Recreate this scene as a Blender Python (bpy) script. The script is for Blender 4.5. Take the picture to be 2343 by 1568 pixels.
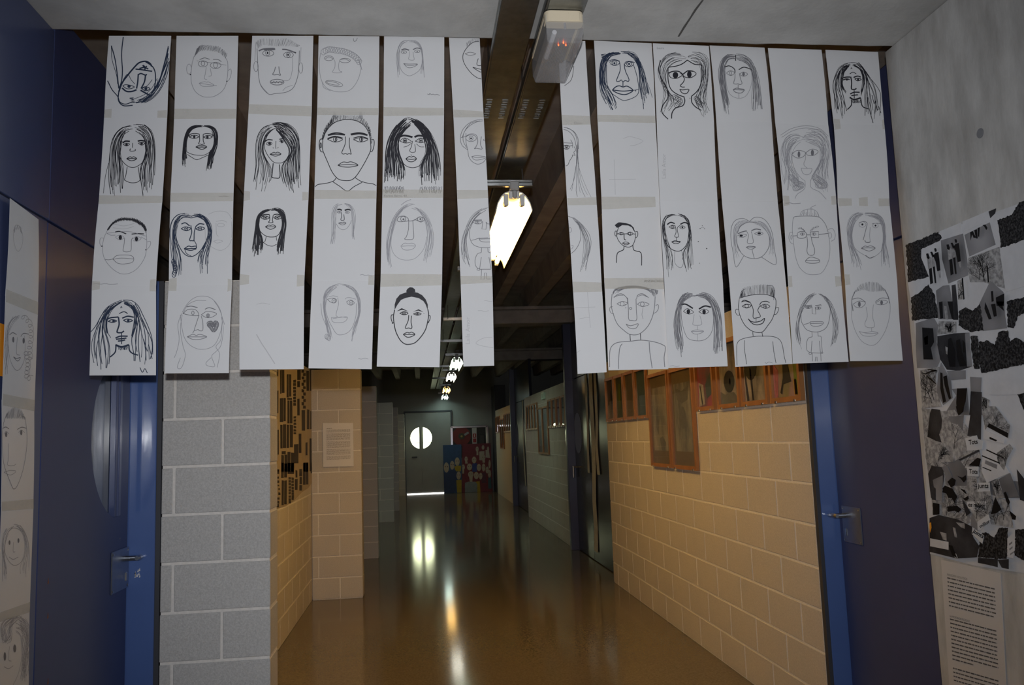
import bpy, math, random
import numpy as np
from mathutils import Matrix, Vector, noise as mnoise

random.seed(7)
for _o in list(bpy.data.objects):
    bpy.data.objects.remove(_o, do_unlink=True)
SC = bpy.context.scene
COL = SC.collection

# ------------------------------------------------------------------ camera
IW, IH = 2343, 1568
FPX, PITCH, YAW, ROLL, EYE = 1884.28, .1143, .1130, -.0343, 1.477
_F = np.array([math.sin(YAW)*math.cos(PITCH), math.cos(YAW)*math.cos(PITCH), math.sin(PITCH)])
_R = np.array([math.cos(YAW), -math.sin(YAW), 0.]); _U = np.cross(_R, _F)
_c, _s = math.cos(ROLL), math.sin(ROLL)
_R, _U = _c*_R+_s*_U, -_s*_R+_c*_U
CAM = np.array([0, 0, EYE])
cam_d = bpy.data.cameras.new('camera'); cam_d.sensor_fit = 'HORIZONTAL'; cam_d.sensor_width = 36
cam_d.lens = FPX/IW*36; cam_d.clip_start = .05; cam_d.clip_end = 200
cam = bpy.data.objects.new('camera', cam_d); COL.objects.link(cam)
_m = Matrix.Identity(4)
for i in range(3):
    _m[i][0], _m[i][1], _m[i][2], _m[i][3] = _R[i], _U[i], -_F[i], CAM[i]
cam.matrix_world = _m
SC.camera = cam

# ------------------------------------------------------------------ world, flash, exposure
wd = bpy.data.worlds.new('foyer_daylight'); SC.world = wd; wd.use_nodes = True
wd.node_tree.nodes['Background'].inputs[0].default_value = (.55, .68, 1, 1)
wd.node_tree.nodes['Background'].inputs[1].default_value = .27
fl = bpy.data.lights.new('camera_flash', 'SPOT'); fl.energy = 206; fl.spot_size = math.radians(91); fl.spot_blend = 1.0
fl.shadow_soft_size = .018; fl.color = (.97, .98, 1.0)
flo = bpy.data.objects.new('camera_flash', fl); COL.objects.link(flo)
_fm = _m.copy(); _fp = CAM + _U*.115 + _R*.0 - _F*.03
for i in range(3): _fm[i][3] = _fp[i]
flo.matrix_world = _fm @ Matrix.Rotation(math.radians(-1.8), 4, 'X')
SC.view_settings.view_transform = 'Standard'; SC.view_settings.look = 'None'
SC.view_settings.exposure = 0; SC.view_settings.gamma = 1; SC.view_settings.use_curve_mapping = False

# ------------------------------------------------------------------ helpers: rays
def ray(x, y): return _F + _R*(x-IW/2)/FPX - _U*(y-IH/2)/FPX
def on(ax, v, x, y):
    d = ray(x, y); return CAM + d*((v-CAM[ax])/d[ax])
def onX(v, x, y): return on(0, v, x, y)
def onY(v, x, y): return on(1, v, x, y)
def proj(P):
    d = np.asarray(P)-CAM; z = d@_F
    return np.stack([IW/2+FPX*(d@_R)/z, IH/2-FPX*(d@_U)/z], -1)

# ------------------------------------------------------------------ helpers: materials
MAT = {}
def mat(name, col, rough=.6, metal=0., spec=.5, noise=0., scale=20., detail=4., dark=None, bump=0., bscale=None, coat=0., stretch=None, emit=None, estr=0., trans=0., alpha=1., contrast=None, coat_rough=.08):
    """procedural Principled material: colour varied by noise between col and dark, optional bump"""
    if name in MAT: return MAT[name]
    m = bpy.data.materials.new(name); m.use_nodes = True; MAT[name] = m
    nt = m.node_tree; b = nt.nodes['Principled BSDF']
    b.inputs['Base Color'].default_value = (*col, 1); b.inputs['Roughness'].default_value = rough
    b.inputs['Metallic'].default_value = metal; b.inputs['Specular IOR Level'].default_value = spec
    b.inputs['Coat Weight'].default_value = coat; b.inputs['Coat Roughness'].default_value = coat_rough
    b.inputs['Alpha'].default_value = alpha; b.inputs['Transmission Weight'].default_value = trans
    if emit: b.inputs['Emission Color'].default_value = (*emit, 1); b.inputs['Emission Strength'].default_value = estr
    if noise or dark or bump:
        tc = nt.nodes.new('ShaderNodeTexCoord'); mp = nt.nodes.new('ShaderNodeMapping')
        nt.links.new(tc.outputs['Object'], mp.inputs[0])
        if stretch: mp.inputs['Scale'].default_value = stretch
        n = nt.nodes.new('ShaderNodeTexNoise'); n.inputs['Scale'].default_value = scale; n.inputs['Detail'].default_value = detail
        n.inputs['Roughness'].default_value = .62
        nt.links.new(mp.outputs[0], n.inputs['Vector'])
        if noise or dark:
            r = nt.nodes.new('ShaderNodeValToRGB')
            lo, hi = contrast or (.3, .7)
            d = dark or tuple(c*(1-noise) for c in col); l = col if dark else tuple(min(1, c*(1+noise)) for c in col)
            r.color_ramp.elements[0].position = lo; r.color_ramp.elements[1].position = hi
            r.color_ramp.elements[0].color = (*d, 1); r.color_ramp.elements[1].color = (*l, 1)
            nt.links.new(n.outputs[0], r.inputs[0]); nt.links.new(r.outputs[0], b.inputs['Base Color'])
        if bump:
            n2 = n
            if bscale:
                n2 = nt.nodes.new('ShaderNodeTexNoise'); n2.inputs['Scale'].default_value = bscale; n2.inputs['Detail'].default_value = 3
                nt.links.new(mp.outputs[0], n2.inputs['Vector'])
            bp = nt.nodes.new('ShaderNodeBump'); bp.inputs['Strength'].default_value = bump; bp.inputs['Distance'].default_value = .004
            nt.links.new(n2.outputs[0], bp.inputs['Height']); nt.links.new(bp.outputs[0], b.inputs['Normal'])
    return m

def glass_mat(name, tint=(1, 1, 1), rough=.02, haze=0., boost=1.0):
    """thin pane: Fresnel mix of transparent and glossy"""
    if name in MAT: return MAT[name]
    m = bpy.data.materials.new(name); m.use_nodes = True; MAT[name] = m
    nt = m.node_tree; nt.nodes.clear()
    o = nt.nodes.new('ShaderNodeOutputMaterial'); mx = nt.nodes.new('ShaderNodeMixShader'); t = nt.nodes.new('ShaderNodeBsdfTransparent')
    g = nt.nodes.new('ShaderNodeBsdfGlossy'); lw = nt.nodes.new('ShaderNodeLayerWeight'); lw.inputs[0].default_value = .5
    t.inputs[0].default_value = (*tint, 1); g.inputs['Roughness'].default_value = rough
    pw = nt.nodes.new('ShaderNodeMath'); pw.operation = 'POWER'; pw.inputs[1].default_value = 5   # Schlick: works on both sides of a thin pane
    ma = nt.nodes.new('ShaderNodeMath'); ma.operation = 'MULTIPLY_ADD'; ma.inputs[1].default_value = .95*boost; ma.inputs[2].default_value = .045*boost
    nt.links.new(lw.outputs['Facing'], pw.inputs[0]); nt.links.new(pw.outputs[0], ma.inputs[0])
    nt.links.new(ma.outputs[0], mx.inputs[0]); nt.links.new(t.outputs[0], mx.inputs[1]); nt.links.new(g.outputs[0], mx.inputs[2])
    if haze:
        df = nt.nodes.new('ShaderNodeBsdfDiffuse'); df.inputs[0].default_value = (.75, .75, .76, 1); m2 = nt.nodes.new('ShaderNodeMixShader'); m2.inputs[0].default_value = haze
        nt.links.new(mx.outputs[0], m2.inputs[1]); nt.links.new(df.outputs[0], m2.inputs[2]); mx = m2
    nt.links.new(mx.outputs[0], o.inputs[0]); return m

def lamp_mat(name, col, strength):
    if name in MAT: return MAT[name]
    m = bpy.data.materials.new(name); m.use_nodes = True; MAT[name] = m
    nt = m.node_tree; nt.nodes.clear(); o = nt.nodes.new('ShaderNodeOutputMaterial'); e = nt.nodes.new('ShaderNodeEmission')
    e.inputs[0].default_value = (*col, 1); e.inputs[1].default_value = strength
    nt.links.new(e.outputs[0], o.inputs[0]); return m

# ------------------------------------------------------------------ helpers: objects
ROOT = {}
def link(o, parent=None, origin=None):
    COL.objects.link(o)
    if parent is not None:
        o.parent = parent; ROOT[o] = ROOT[parent]
    else: ROOT[o] = np.array(origin if origin is not None else (0, 0, 0), float)
    return o
def tag(o, label=None, cat=None, group=None, kind=None):
    if label: o['label'] = label
    if cat: o['category'] = cat
    if group: o['group'] = group
    if kind: o['kind'] = kind
    return o
def thing(name, loc, label=None, cat=None, group=None, kind=None):
    o = bpy.data.objects.new(name, None); o.empty_display_size = .05; o.location = loc
    link(o, None, loc); return tag(o, label, cat, group, kind)
def mk(name, verts, faces, m, parent=None, smooth=False, mats=None, fm=None):
    """mesh object from world-space vertices; parent's root position is subtracted"""
    V = np.asarray(verts, float)
    if parent is None:
        org = np.array([(V[:, 0].min()+V[:, 0].max())/2, (V[:, 1].min()+V[:, 1].max())/2, V[:, 2].min()])
    else: org = ROOT[parent]
    me = bpy.data.meshes.new(name); me.from_pydata((V-org).tolist(), [], faces)
    for mm in (mats or [m]): me.materials.append(mm)
    if fm is not None: me.polygons.foreach_set('material_index', fm)
    if smooth: me.polygons.foreach_set('use_smooth', [True]*len(me.polygons))
    me.update()
    o = bpy.data.objects.new(name, me)
    if parent is None: o.location = org
    link(o, parent, org); return o
BOXF = [(0, 3, 2, 1), (4, 5, 6, 7), (0, 1, 5, 4), (1, 2, 6, 5), (2, 3, 7, 6), (3, 0, 4, 7)]
def boxv(a, b):
    (x0, y0, z0), (x1, y1, z1) = a, b
    return [(x0, y0, z0), (x1, y0, z0), (x1, y1, z0), (x0, y1, z0), (x0, y0, z1), (x1, y0, z1), (x1, y1, z1), (x0, y1, z1)]
def chbox(a, b, c):
    """box with chamfered edges: 24 verts"""
    a = np.minimum(a, b).astype(float) if False else np.array(a, float); b = np.array(b, float)
    c = min(c, (b-a).min()*.45); V = []; idx = {}
    for sx in (0, 1):
        for sy in (0, 1):
            for sz in (0, 1):
                s = (sx, sy, sz)
                for ax in range(3):
                    p = [(b[i]-c if s[i] else a[i]+c) for i in range(3)]
                    p[ax] = b[ax] if s[ax] else a[ax]
                    idx[s, ax] = len(V); V.append(p)
    F = []
    for ax in range(3):
        u, v = (ax+1) % 3, (ax+2) % 3
        for s in (0, 1):
            q = []
            for (iu, iv) in ((0, 0), (1, 0), (1, 1), (0, 1)):
                t = [0, 0, 0]; t[ax] = s; t[u] = iu; t[v] = iv; q.append(idx[tuple(t), ax])
            F.append(q if s else q[::-1])
        for iu in (0, 1):
            for iv in (0, 1):
                t0 = [0, 0, 0]; t0[u] = iu; t0[v] = iv; t1 = list(t0); t1[ax] = 1; t0 = tuple(t0); t1 = tuple(t1)
                q = [idx[t0, u], idx[t1, u], idx[t1, v], idx[t0, v]]
                F.append(q if (iu != iv) else q[::-1])
    for sx in (0, 1):
        for sy in (0, 1):
            for sz in (0, 1):
                s = (sx, sy, sz); q = [idx[s, 0], idx[s, 1], idx[s, 2]]
                F.append(q if (sx+sy+sz) % 2 else q[::-1])
    return V, F
def box(name, a, b, m, parent=None, c=.003):
    V, F = chbox(a, b, c) if c else (boxv(a, b), BOXF)
    return mk(name, V, F, m, parent)
class MB:
    """collects several shapes into one mesh"""
    def __init__(s): s.V = []; s.F = []; s.I = []
    def add(s, V, F, mi=0):
        n = len(s.V); s.V += [tuple(v) for v in V]; s.F += [tuple(i+n for i in f) for f in F]; s.I += [mi]*len(F); return s
    def box(s, a, b, c=.002, mi=0):
        V, F = chbox(a, b, c) if c else (boxv(a, b), BOXF); return s.add(V, F, mi)
    def tube(s, pts, r, n=10, cap=True, mi=0):
        V, F = tube(pts, r, n, cap); return s.add(V, F, mi)
    def build(s, name, m, parent=None, smooth=False, mats=None):
        return mk(name, s.V, s.F, m, parent, smooth, mats, s.I if mats else None)
def tube(pts, r, n=10, cap=True):
    P = [np.array(p, float) for p in pts]; V = []; F = []
    rr = r if hasattr(r, '__len__') else [r]*len(P)
    up = np.array([0, 0, 1.])
    for i, p in enumerate(P):
        t = P[min(i+1, len(P)-1)]-P[max(i-1, 0)]; t = t/np.linalg.norm(t)
        a = np.cross(t, up if abs(t@up) < .95 else np.array([1., 0, 0])); a /= np.linalg.norm(a); b = np.cross(t, a)
        for k in range(n):
            w = 2*math.pi*k/n; V.append(p+rr[i]*(math.cos(w)*a+math.sin(w)*b))
    for i in range(len(P)-1):
        for k in range(n):
            F.append((i*n+k, i*n+(k+1) % n, (i+1)*n+(k+1) % n, (i+1)*n+k))
    if cap: F.append(tuple(range(n))[::-1]); F.append(tuple((len(P)-1)*n+k for k in range(n)))
    return V, F
def plate(pts, n, th):
    """flat polygon pts (3D) extruded by th along -n; front face at pts"""
    P = [np.array(p, float) for p in pts]; n = np.array(n, float); k = len(P)
    nn = np.zeros(3)
    for i in range(k): nn += np.cross(P[i], P[(i+1) % k])
    if nn@n < 0: P = P[::-1]
    V = P+[p-n*th for p in P]
    F = [tuple(range(k)), tuple(range(2*k-1, k-1, -1))]+[(i, i+k, (i+1) % k+k, (i+1) % k) for i in range(k)]
    return V, F
BLK = {}
def block(a, b, m, parent, c=.0025):
    """one masonry block; mesh data shared between equal sizes"""
    a = np.array(a, float); b = np.array(b, float); d = tuple(np.round(b-a, 3))
    key = (d, m.name)
    if key not in BLK:
        h = np.array(d)/2; V, F = chbox(-h, h, c); me = bpy.data.meshes.new('block'); me.from_pydata([tuple(v) for v in V], [], F)
        me.materials.append(m); me.update(); BLK[key] = me
    o = bpy.data.objects.new('block', BLK[key]); o.location = (a+b)/2-ROOT[parent]
    link(o, parent); return o

# ================================================================== materials
M_CONC = mat('cast_concrete', (.60, .595, .575), .75, noise=.0, dark=(.44, .435, .42), scale=3.2, detail=9, contrast=(.33, .62), bump=.25, bscale=60, spec=.25)
M_CONCW = mat('cast_concrete_wall', (.58, .575, .56), .8, dark=(.36, .35, .335), scale=5.0, detail=12, contrast=(.33, .64), bump=.3, bscale=45, spec=.25, stretch=(1, 1.6, .55))
M_RIB = mat('dark_precast_concrete', (.37, .335, .31), .85, noise=.2, scale=5, detail=8, spec=.2)
M_BLOCK = mat('concrete_block', (.60, .555, .50), .85, noise=.13, scale=150, detail=5, bump=.35, bscale=220, spec=.2)
M_BLOCKP = mat('pier_block', (.55, .54, .525), .85, noise=.16, scale=160, detail=5, bump=.4, bscale=220, spec=.2)
M_MORT = mat('mortar', (.80, .765, .72), .9, noise=.08, scale=60, bump=.2, spec=.15)
M_BLUE = mat('blue_lacquer', (.064, .086, .195), .36, noise=.06, scale=2, coat=.25, coat_rough=.15)
M_JAMB = mat('bright_blue_lacquer', (.085, .15, .38), .25, noise=.05, scale=3, coat=.6, coat_rough=.04)
M_DOOR = mat('slate_blue_panel', (.050, .068, .178), .42, noise=.05, scale=3, spec=.35, coat=.1, coat_rough=.2)
M_DOORF = mat('dark_blue_metal_door', (.026, .029, .046), .22, noise=.05, scale=3, spec=.3)
M_GREY = mat('dark_grey_trim', (.05, .052, .062), .5)
M_STEEL = mat('brushed_steel', (.55, .56, .58), .28, metal=1, noise=.08, scale=60)
M_GALV = mat('galvanised_steel', (.24, .25, .245), .38, metal=1, noise=.25, scale=14, detail=8, bump=.05)
M_GALVB = mat('galvanised_bracket', (.5, .51, .52), .35, metal=1, noise=.12, scale=40)
M_PAPER = mat('drawing_paper', (.68, .685, .70), .8, noise=.015, scale=8, spec=.2)
M_TAPE = mat('masking_tape', (.66, .625, .53), .6, noise=.05, scale=30, spec=.3, alpha=.36)
M_INK = {'k': mat('black_ink', (.012, .012, .02), .6), 'b': mat('blue_black_ink', (.012, .025, .06), .6),
         'g': mat('graphite', (.17, .17, .19), .6), 'f': mat('faint_graphite', (.48, .48, .50), .6), 'm': mat('soft_graphite', (.31, .31, .34), .6)}
M_ORANGE = mat('orange_card', (.85, .34, .02), .6)
M_FRAME = mat('orange_stained_wood', (.34, .145, .045), .45, noise=.25, scale=9, stretch=(1, 1, .08), spec=.5)
M_FRAMED = mat('dark_stained_wood', (.13, .045, .015), .5, noise=.2, scale=10)
M_PANE = glass_mat('picture_glass')
M_PRINTT = mat('print_text', (.10, .095, .10), .7)
M_NOTICE = mat('notice_paper', (.60, .58, .57), .75, noise=.03, scale=6)
M_CREAM = mat('cream_plastic', (.74, .64, .47), .4)
M_WHITEP = mat('white_enamel', (.8, .8, .79), .35)
M_CLEAR = glass_mat('clear_ribbed_plastic', (.93, .94, .96), .10, .22, 1.6)
M_CLIP = mat('bright_clip', (.8, .78, .7), .2, metal=1)
# floor: polished terrazzo
M_FLOOR = mat('polished_terrazzo', (.17, .142, .098), .11, noise=.0, dark=(.12, .098, .066), scale=95, detail=6, contrast=(.36, .62), spec=.3)

# ================================================================== structure
box('floor', (-4, -3, -.12), (5, 23.4, 0), M_FLOOR, c=0); FLOOR = bpy.data.objects['floor']; tag(FLOOR, kind='structure')
ZC, YS = 2.916, 2.838
slab = MB()
# slab soffit with a slightly rough far arris
nx = 160; V = []; F = []
for i in range(nx+1):
    x = -4+9*i/nx; j = (mnoise.noise((x*9, 0, 3))*.006 if -1.3 < x < 1.9 else 0)
    V += [(x, -3, ZC), (x, YS-.015, ZC), (x, YS, ZC+.006+j), (x, YS, 3.45), (x, -3, 3.45)]
for i in range(nx):
    a = i*5; b = a+5
    for k in range(5): F.append((a+k, a+(k+1) % 5, b+(k+1) % 5, b+k))
F += [(0, 1, 2, 3, 4), tuple(nx*5+k for k in (4, 3, 2, 1, 0))]
o = mk('ceiling', V, F, M_CONC); tag(o, kind='structure')
# higher ceiling beyond the slab: flat slab + ribs
cb = box('ceiling_corridor', (-4, YS+.002, 3.45), (5, 23.4, 3.6), M_RIB, c=0); tag(cb, kind='structure')
for xa in (-3.4, -2.9, -2.3, -1.8, -1.2, -.7, -.15, .36, .92, 1.41, 2.1, 2.6, 3.2, 3.7):
    for ya, yb in ((YS+.01, 23.3),):
        V = [(xa+.03, ya, 3.19), (xa+.15, ya, 3.19), (xa+.18, ya, 3.45), (xa, ya, 3.45), (xa+.03, yb, 3.19), (xa+.15, yb, 3.19), (xa+.18, yb, 3.45), (xa, yb, 3.45)]
        mk('rib', V, [(0, 3, 2, 1), (4, 5, 6, 7), (0, 1, 5, 4), (1, 2, 6, 5), (2, 3, 7, 6), (3, 0, 4, 7)], M_RIB, cb)
for yb in (10.72, 15.9):
    MB().box((-4, yb, 2.97), (5, yb+.34, 3.15), .01).box((-4, yb-.05, 3.15), (5, yb+.39, 3.19), .004).build('beam', M_RIB, cb)
# added outer walls that keep world light out of the corridor
tag(box('wall_left_light_shield', (-4.15, YS, 0), (-4, 23.4, 3.6), M_RIB, c=0), kind='structure')
tag(box('wall_right_light_shield', (5, YS, 0), (5.15, 23.4, 3.6), M_RIB, c=0), kind='structure')
M_FARW = mat('grey_green_paint', (.30, .31, .29), .45, noise=.05, scale=2)
WFAR = tag(box('wall_far', (-4, 23.32, 0), (5, 23.5, 3.45), M_FARW, c=0), kind='structure')

# foreground left: blue panelled wall (solid mass added behind it to stop world light)
XL = -1.22
wl = tag(box('wall_left', (-4, -3, 0), (XL-.012, 2.826, ZC), M_GREY, c=0), kind='structure')
box('wall_panel', (XL-.012, -3, .003), (XL, 2.826, 2.243), M_BLUE, wl, .002)
box('wall_panel', (XL-.012, -3, 2.25), (XL, YS-.002, ZC-.001), M_BLUE, wl, .002)
tw = tag(box('trim_1', (XL-.06, YS-.001, 2.25), (XL, 3.645, 2.995), M_DOOR, c=.002), kind='structure')      # fixed panel over the door
# left door leaf with half-round window
d1 = thing('door_1', (XL-.02, 3.24, 0), kind='structure')
def door_with_halfmoon(parent, x0, x1, ya, yb, z1, yc, zc, r, ystr, m, face):
    """leaf in plane X with an opening: arc side towards -Y, straight side at ystr; built as quads round the hole"""
    A = [math.acos(max(-1, min(1, (ystr-yc)/r)))]
    a0 = A[0]; arc = [(yc+r*math.cos(t), zc+r*math.sin(t)) for t in np.linspace(a0, 2*math.pi-a0, 33)]
    hole = arc  # starts top on the straight side, runs round the -Y side to bottom
    out = []
    n = len(hole)
    for i, (y, z) in enumerate(hole):
        t = i/(n-1)
        # outer rectangle perimeter from (yb,z1) over top to ya, down, to (yb,0)
        L = (yb-ya); H = z1-.008; tot = 2*L+H; s = t*tot
        if s < L: out.append((yb-s, z1))
        elif s < L+H: out.append((ya, z1-(s-L)))
        else: out.append((ya+(s-L-H), .008))
    # insert exact corners by snapping
    out[int(round(L/tot*(n-1)))] = (ya, z1); out[int(round((L+H)/tot*(n-1)))] = (ya, .008)
    V = []; F = []
    for (y, z), (yo, zo) in zip(hole, out):
        V += [(x1, y, z), (x1, yo, zo), (x0, y, z), (x0, yo, zo)]
    for i in range(n-1):
        a = 4*i; b = a+4
        F += [(a, a+1, b+1, b), (a+2, b+2, b+3, a+3), (a, b, b+2, a+2), (a+1, a+3, b+3, b+1)]
    e = 4*(n-1)
    F += [(0, e, e+1, 1), (2, 3, e+3, e+2), (0, 2, e+2, e), (1, e+1, e+3, 3)]
    return mk('leaf', V, F, m, parent), hole
leaf, hole = door_with_halfmoon(d1, XL-.045, XL, 2.832, 3.64, 2.24, 3.567, 1.53, .328, 3.49, M_DOOR, 1)
M_FILM = mat('crinkled_window_film', (.05, .07, .11), .2, noise=.6, scale=7, detail=6, bump=.55, bscale=11, coat=.6, stretch=(1, 1, .6))
mk('window_pane', *plate([(XL-.02, y, z) for y, z in hole], (1, 0, 0), .004), M_FILM, d1)
mb = MB()
for ya_, yb_, dx in ((3.478, 3.50, .004), (3.503, 3.53, .010)):
    mb.box((XL-.02, ya_, 1.215), (XL+dx, yb_, 1.845), .002)
mb.build('glazing_bead', M_BLUE, d1)
def lever_handle(parent, p, n, along, m=M_STEEL, plate_m=None, w=.165, h=.165, lever=.11, off=.03):
    """square plate at p (centre) with normal n (±X), lever pointing along Y sign"""
    x = p[0]; y = p[1]; z = p[2]; sx = n
    a, b = sorted((x, x+sx*.006))
    pl = box('handle_plate', (a, y-w/2, z-h/2), (b, y+w/2, z+h/2), plate_m or m, parent, .004)
    hy = y+along*(w/2-.03); hz = z+h/2-.045
    mb = MB(); mb.tube([(x, hy, hz), (x+sx*.05, hy, hz)], .011, 12)
    mb.tube([(x+sx*.05, hy-along*.012, hz), (x+sx*.052, hy, hz), (x+sx*.052, hy+along*lever*.5, hz-.002), (x+sx*.046, hy+along*lever, hz-.004)], [.009, .012, .0105, .009], 12)
    mb.build('lever', m, pl, smooth=False)
    mb = MB(); mb.box((min(x, x+sx*.009), hy-.008, z-h/2+.03), (max(x, x+sx*.009), hy+.008, z-h/2+.065), .002); mb.build('lock_cylinder', M_CLIP, pl)
    mb = MB()
    for yy in (y-w/2+.012, y+w/2-.012):
        for zz in (z-h/2+.012, z+h/2-.012):
            mb.tube([(x+sx*.005, yy, zz), (x+sx*.0085, yy, zz)], .004, 8)
    mb.build('screw', M_CLIP, pl)
M_PLATE = mat('satin_plate', (.30, .34, .42), .3, metal=.9, noise=.06, scale=30)
lever_handle(d1, (XL, 3.553, .998), 1, 1, M_STEEL, M_PLATE, .19, .165)
mb = MB()
for yy, zz in ((2.91, 1.06), (2.915, .95), (2.93, .74)):
    mb.add(*plate([(XL+.0008, yy-.004, zz-.008), (XL+.0008, yy+.004, zz-.006), (XL+.0008, yy, zz+.012)], (1, 0, 0), .0006))
mb.build('rust_mark', mat('rust_scratch', (.28, .10, .03), .8), d1)
# jamb that faces the camera
j1 = thing('trim_2', (-1.16, 3.66, 0), kind='structure')
box('jamb', (XL-.045, 3.648, .002), (-1.112, 3.70, 2.20), M_JAMB, j1, .003)
box('seal_strip', (-1.112, 3.652, .002), (-1.092, 3.69, 2.20), M_GREY, j1, .001)
mb = MB()
for k in range(9):
    xx = -1.19+random.random()*.03; zz = .955+random.random()*.03
    mb.add(*plate([(xx-.003, 3.6472, zz-.006), (xx+.003, 3.6472, zz-.004), (xx+.001, 3.6472, zz+.008)], (0, -1, 0), .0005))
mb.build('paint_chip', mat('chipped_primer', (.75, .72, .68), .7), j1)

# piers of block on the left
ck = [on(2, ZC-.0004, *q) for q in ((1608, 0), (1592, 22), (1580, 40), (1566, 62), (1552, 84))]
V = []; F = []
for k, q in enumerate(ck): V += [q+np.array([-.003-.002*(k % 2), 0, 0]), q+np.array([.004, 0, 0])]
for k in range(4): F.append((2*k, 2*k+1, 2*k+3, 2*k+2))
mk('crack', V, F, mat('crack_dark', (.10, .095, .09), .9), bpy.data.objects['ceiling'])
def pier(name, y0, y1, xw, xe, ja, jb, m, rows=11, par=0, jm=None):
    """free-standing block pier: rows alternate the joint positions ja / jb (offsets from xw)"""
    p = box(name, (xw+.003, y0+.003, 0), (xe-.003, y1-.003, .2*rows-.001), jm or M_MORT, c=0); tag(p, kind='structure')
    g = .0055
    for r in range(rows):
        z0 = .2*r+g; z1 = .2*(r+1)-g
        js = [xw]+[xw+v for v in ((ja if (r+par) % 2 == 0 else jb))]+[xe]
        for a, b in zip(js[:-1], js[1:]):
            block((a+(g if a > xw else 0), y0, z0), (b-(g if b < xe else 0), y1, z1), m, p)
    return p
pier('wall_left_pier_1', 3.65, 3.83, -1.089, -.644, [.05], [.248], M_BLOCKP)
pier('wall_left_pier_2', 8.22, 8.42, -1.06, -.585, [.262], [.062], M_BLOCK)
pier('wall_left_pier_3', 10.9, 11.1, -1.04, -.572, [.06], [.06], M_BLOCKP)
pier('wall_left_pier_4', 15.65, 15.85, -1.0, -.527, [.23], [.05], M_BLOCKP)
pier('wall_left_pier_5', 18.1, 18.3, -.97, -.496, [.2], [.05], M_BLOCKP)
pier('wall_left_pier_6', 22.9, 23.1, -.93, -.452, [.2], [.05], M_BLOCKP)
# recess wall between the piers
def blockwall_x(name, X, th, y0, y1, first, rows, m, sgn, yb0=None, par=0):
    """wall in a plane X, visible face at X; blocks .4 long from y0; th away from the corridor"""
    a, b = (X-th, X) if sgn > 0 else (X, X+th)
    ins = .003
    p = box(name, (a+(0 if sgn > 0 else ins), y0+.001, 0), (b-(ins if sgn > 0 else 0), y1-.001, .2*rows-.001), M_MORT, c=0); tag(p, kind='structure')
    g = .0055
    for r in range(rows):
        y = first+(.2 if (r+par) % 2 else 0); js = [y0]
        while y < y1-.03:
            if y > y0+.03: js.append(y)
            y += .4
        js.append(y1)
        for u, v in zip(js[:-1], js[1:]):
            if yb0 is not None and v < yb0: continue
            block((b-.05 if sgn > 0 else a, u+(g if u > y0 else 0), .2*r+g), (b if sgn > 0 else a+.05, v-(g if v < y1 else 0), .2*(r+1)-g), m, p)
    return p
blockwall_x('wall_left_recess_1', -1.062, .2, 3.832, 8.218, 4.02, 11, M_BLOCK, 1, yb0=5.6)
tag(box('wall_left_recess_2', (-1.26, 8.425, 0), (-1.05, 22.88, 2.2), M_BLOCK, c=0), kind='structure')

# right side: concrete wall, door, block wall
XC, XR = 1.823, 1.889
wr = tag(box('wall_right', (XC, -3, 0), (5, 2.872, ZC), M_CONCW, c=.004), kind='structure')  # extended sideways as a solid mass to stop world light
mb = MB(); mb.tube([tuple(onX(XC-.0, 2243, 305)+np.array([.004, 0, 0])), tuple(onX(XC, 2243, 305)-np.array([.0015, 0, 0]))], .016, 20)
mb.build('tie_hole_plug', mat('plug_grey', (.20, .205, .22), .7), wr)
XD = 1.995
tag(box('trim_3', (XD, 2.874, 2.252), (XD+.05, 3.85, 2.995), M_DOOR, c=.002), kind='structure')
d2 = thing('door_2', (XD+.02, 3.36, 0), kind='structure')
box('leaf', (XD, 2.876, .008), (XD+.045, 3.848, 2.245), M_DOOR, d2, .003)
lever_handle(d2, (XD, 3.725, 1.014), -1, 1, M_STEEL, M_PLATE, .17, .17, lever=.1)
j2 = thing('trim_4', (1.95, 3.87, 0), kind='structure')
box('jamb', (1.909, 3.85, .002), (XD+.05, 3.884, 2.995), M_JAMB, j2, .003)
box('seal_strip', (XR+.001, 3.853, .002), (1.909, 3.884, 2.24), M_GREY, j2, .001)
WR1 = blockwall_x('wall_right_block_1', XR, .2, 3.885, 8.31, 4.107, 11, M_BLOCK, -1)
WR2 = blockwall_x('wall_right_block_2', 1.955, .2, 10.86, 15.45, 10.9, 11, M_BLOCK, -1)
WR3 = tag(box('wall_right_block_3', (2.01, 18.06, 0), (2.2, 22.3, 2.2), M_BLOCK, c=0), kind='structure')
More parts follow.
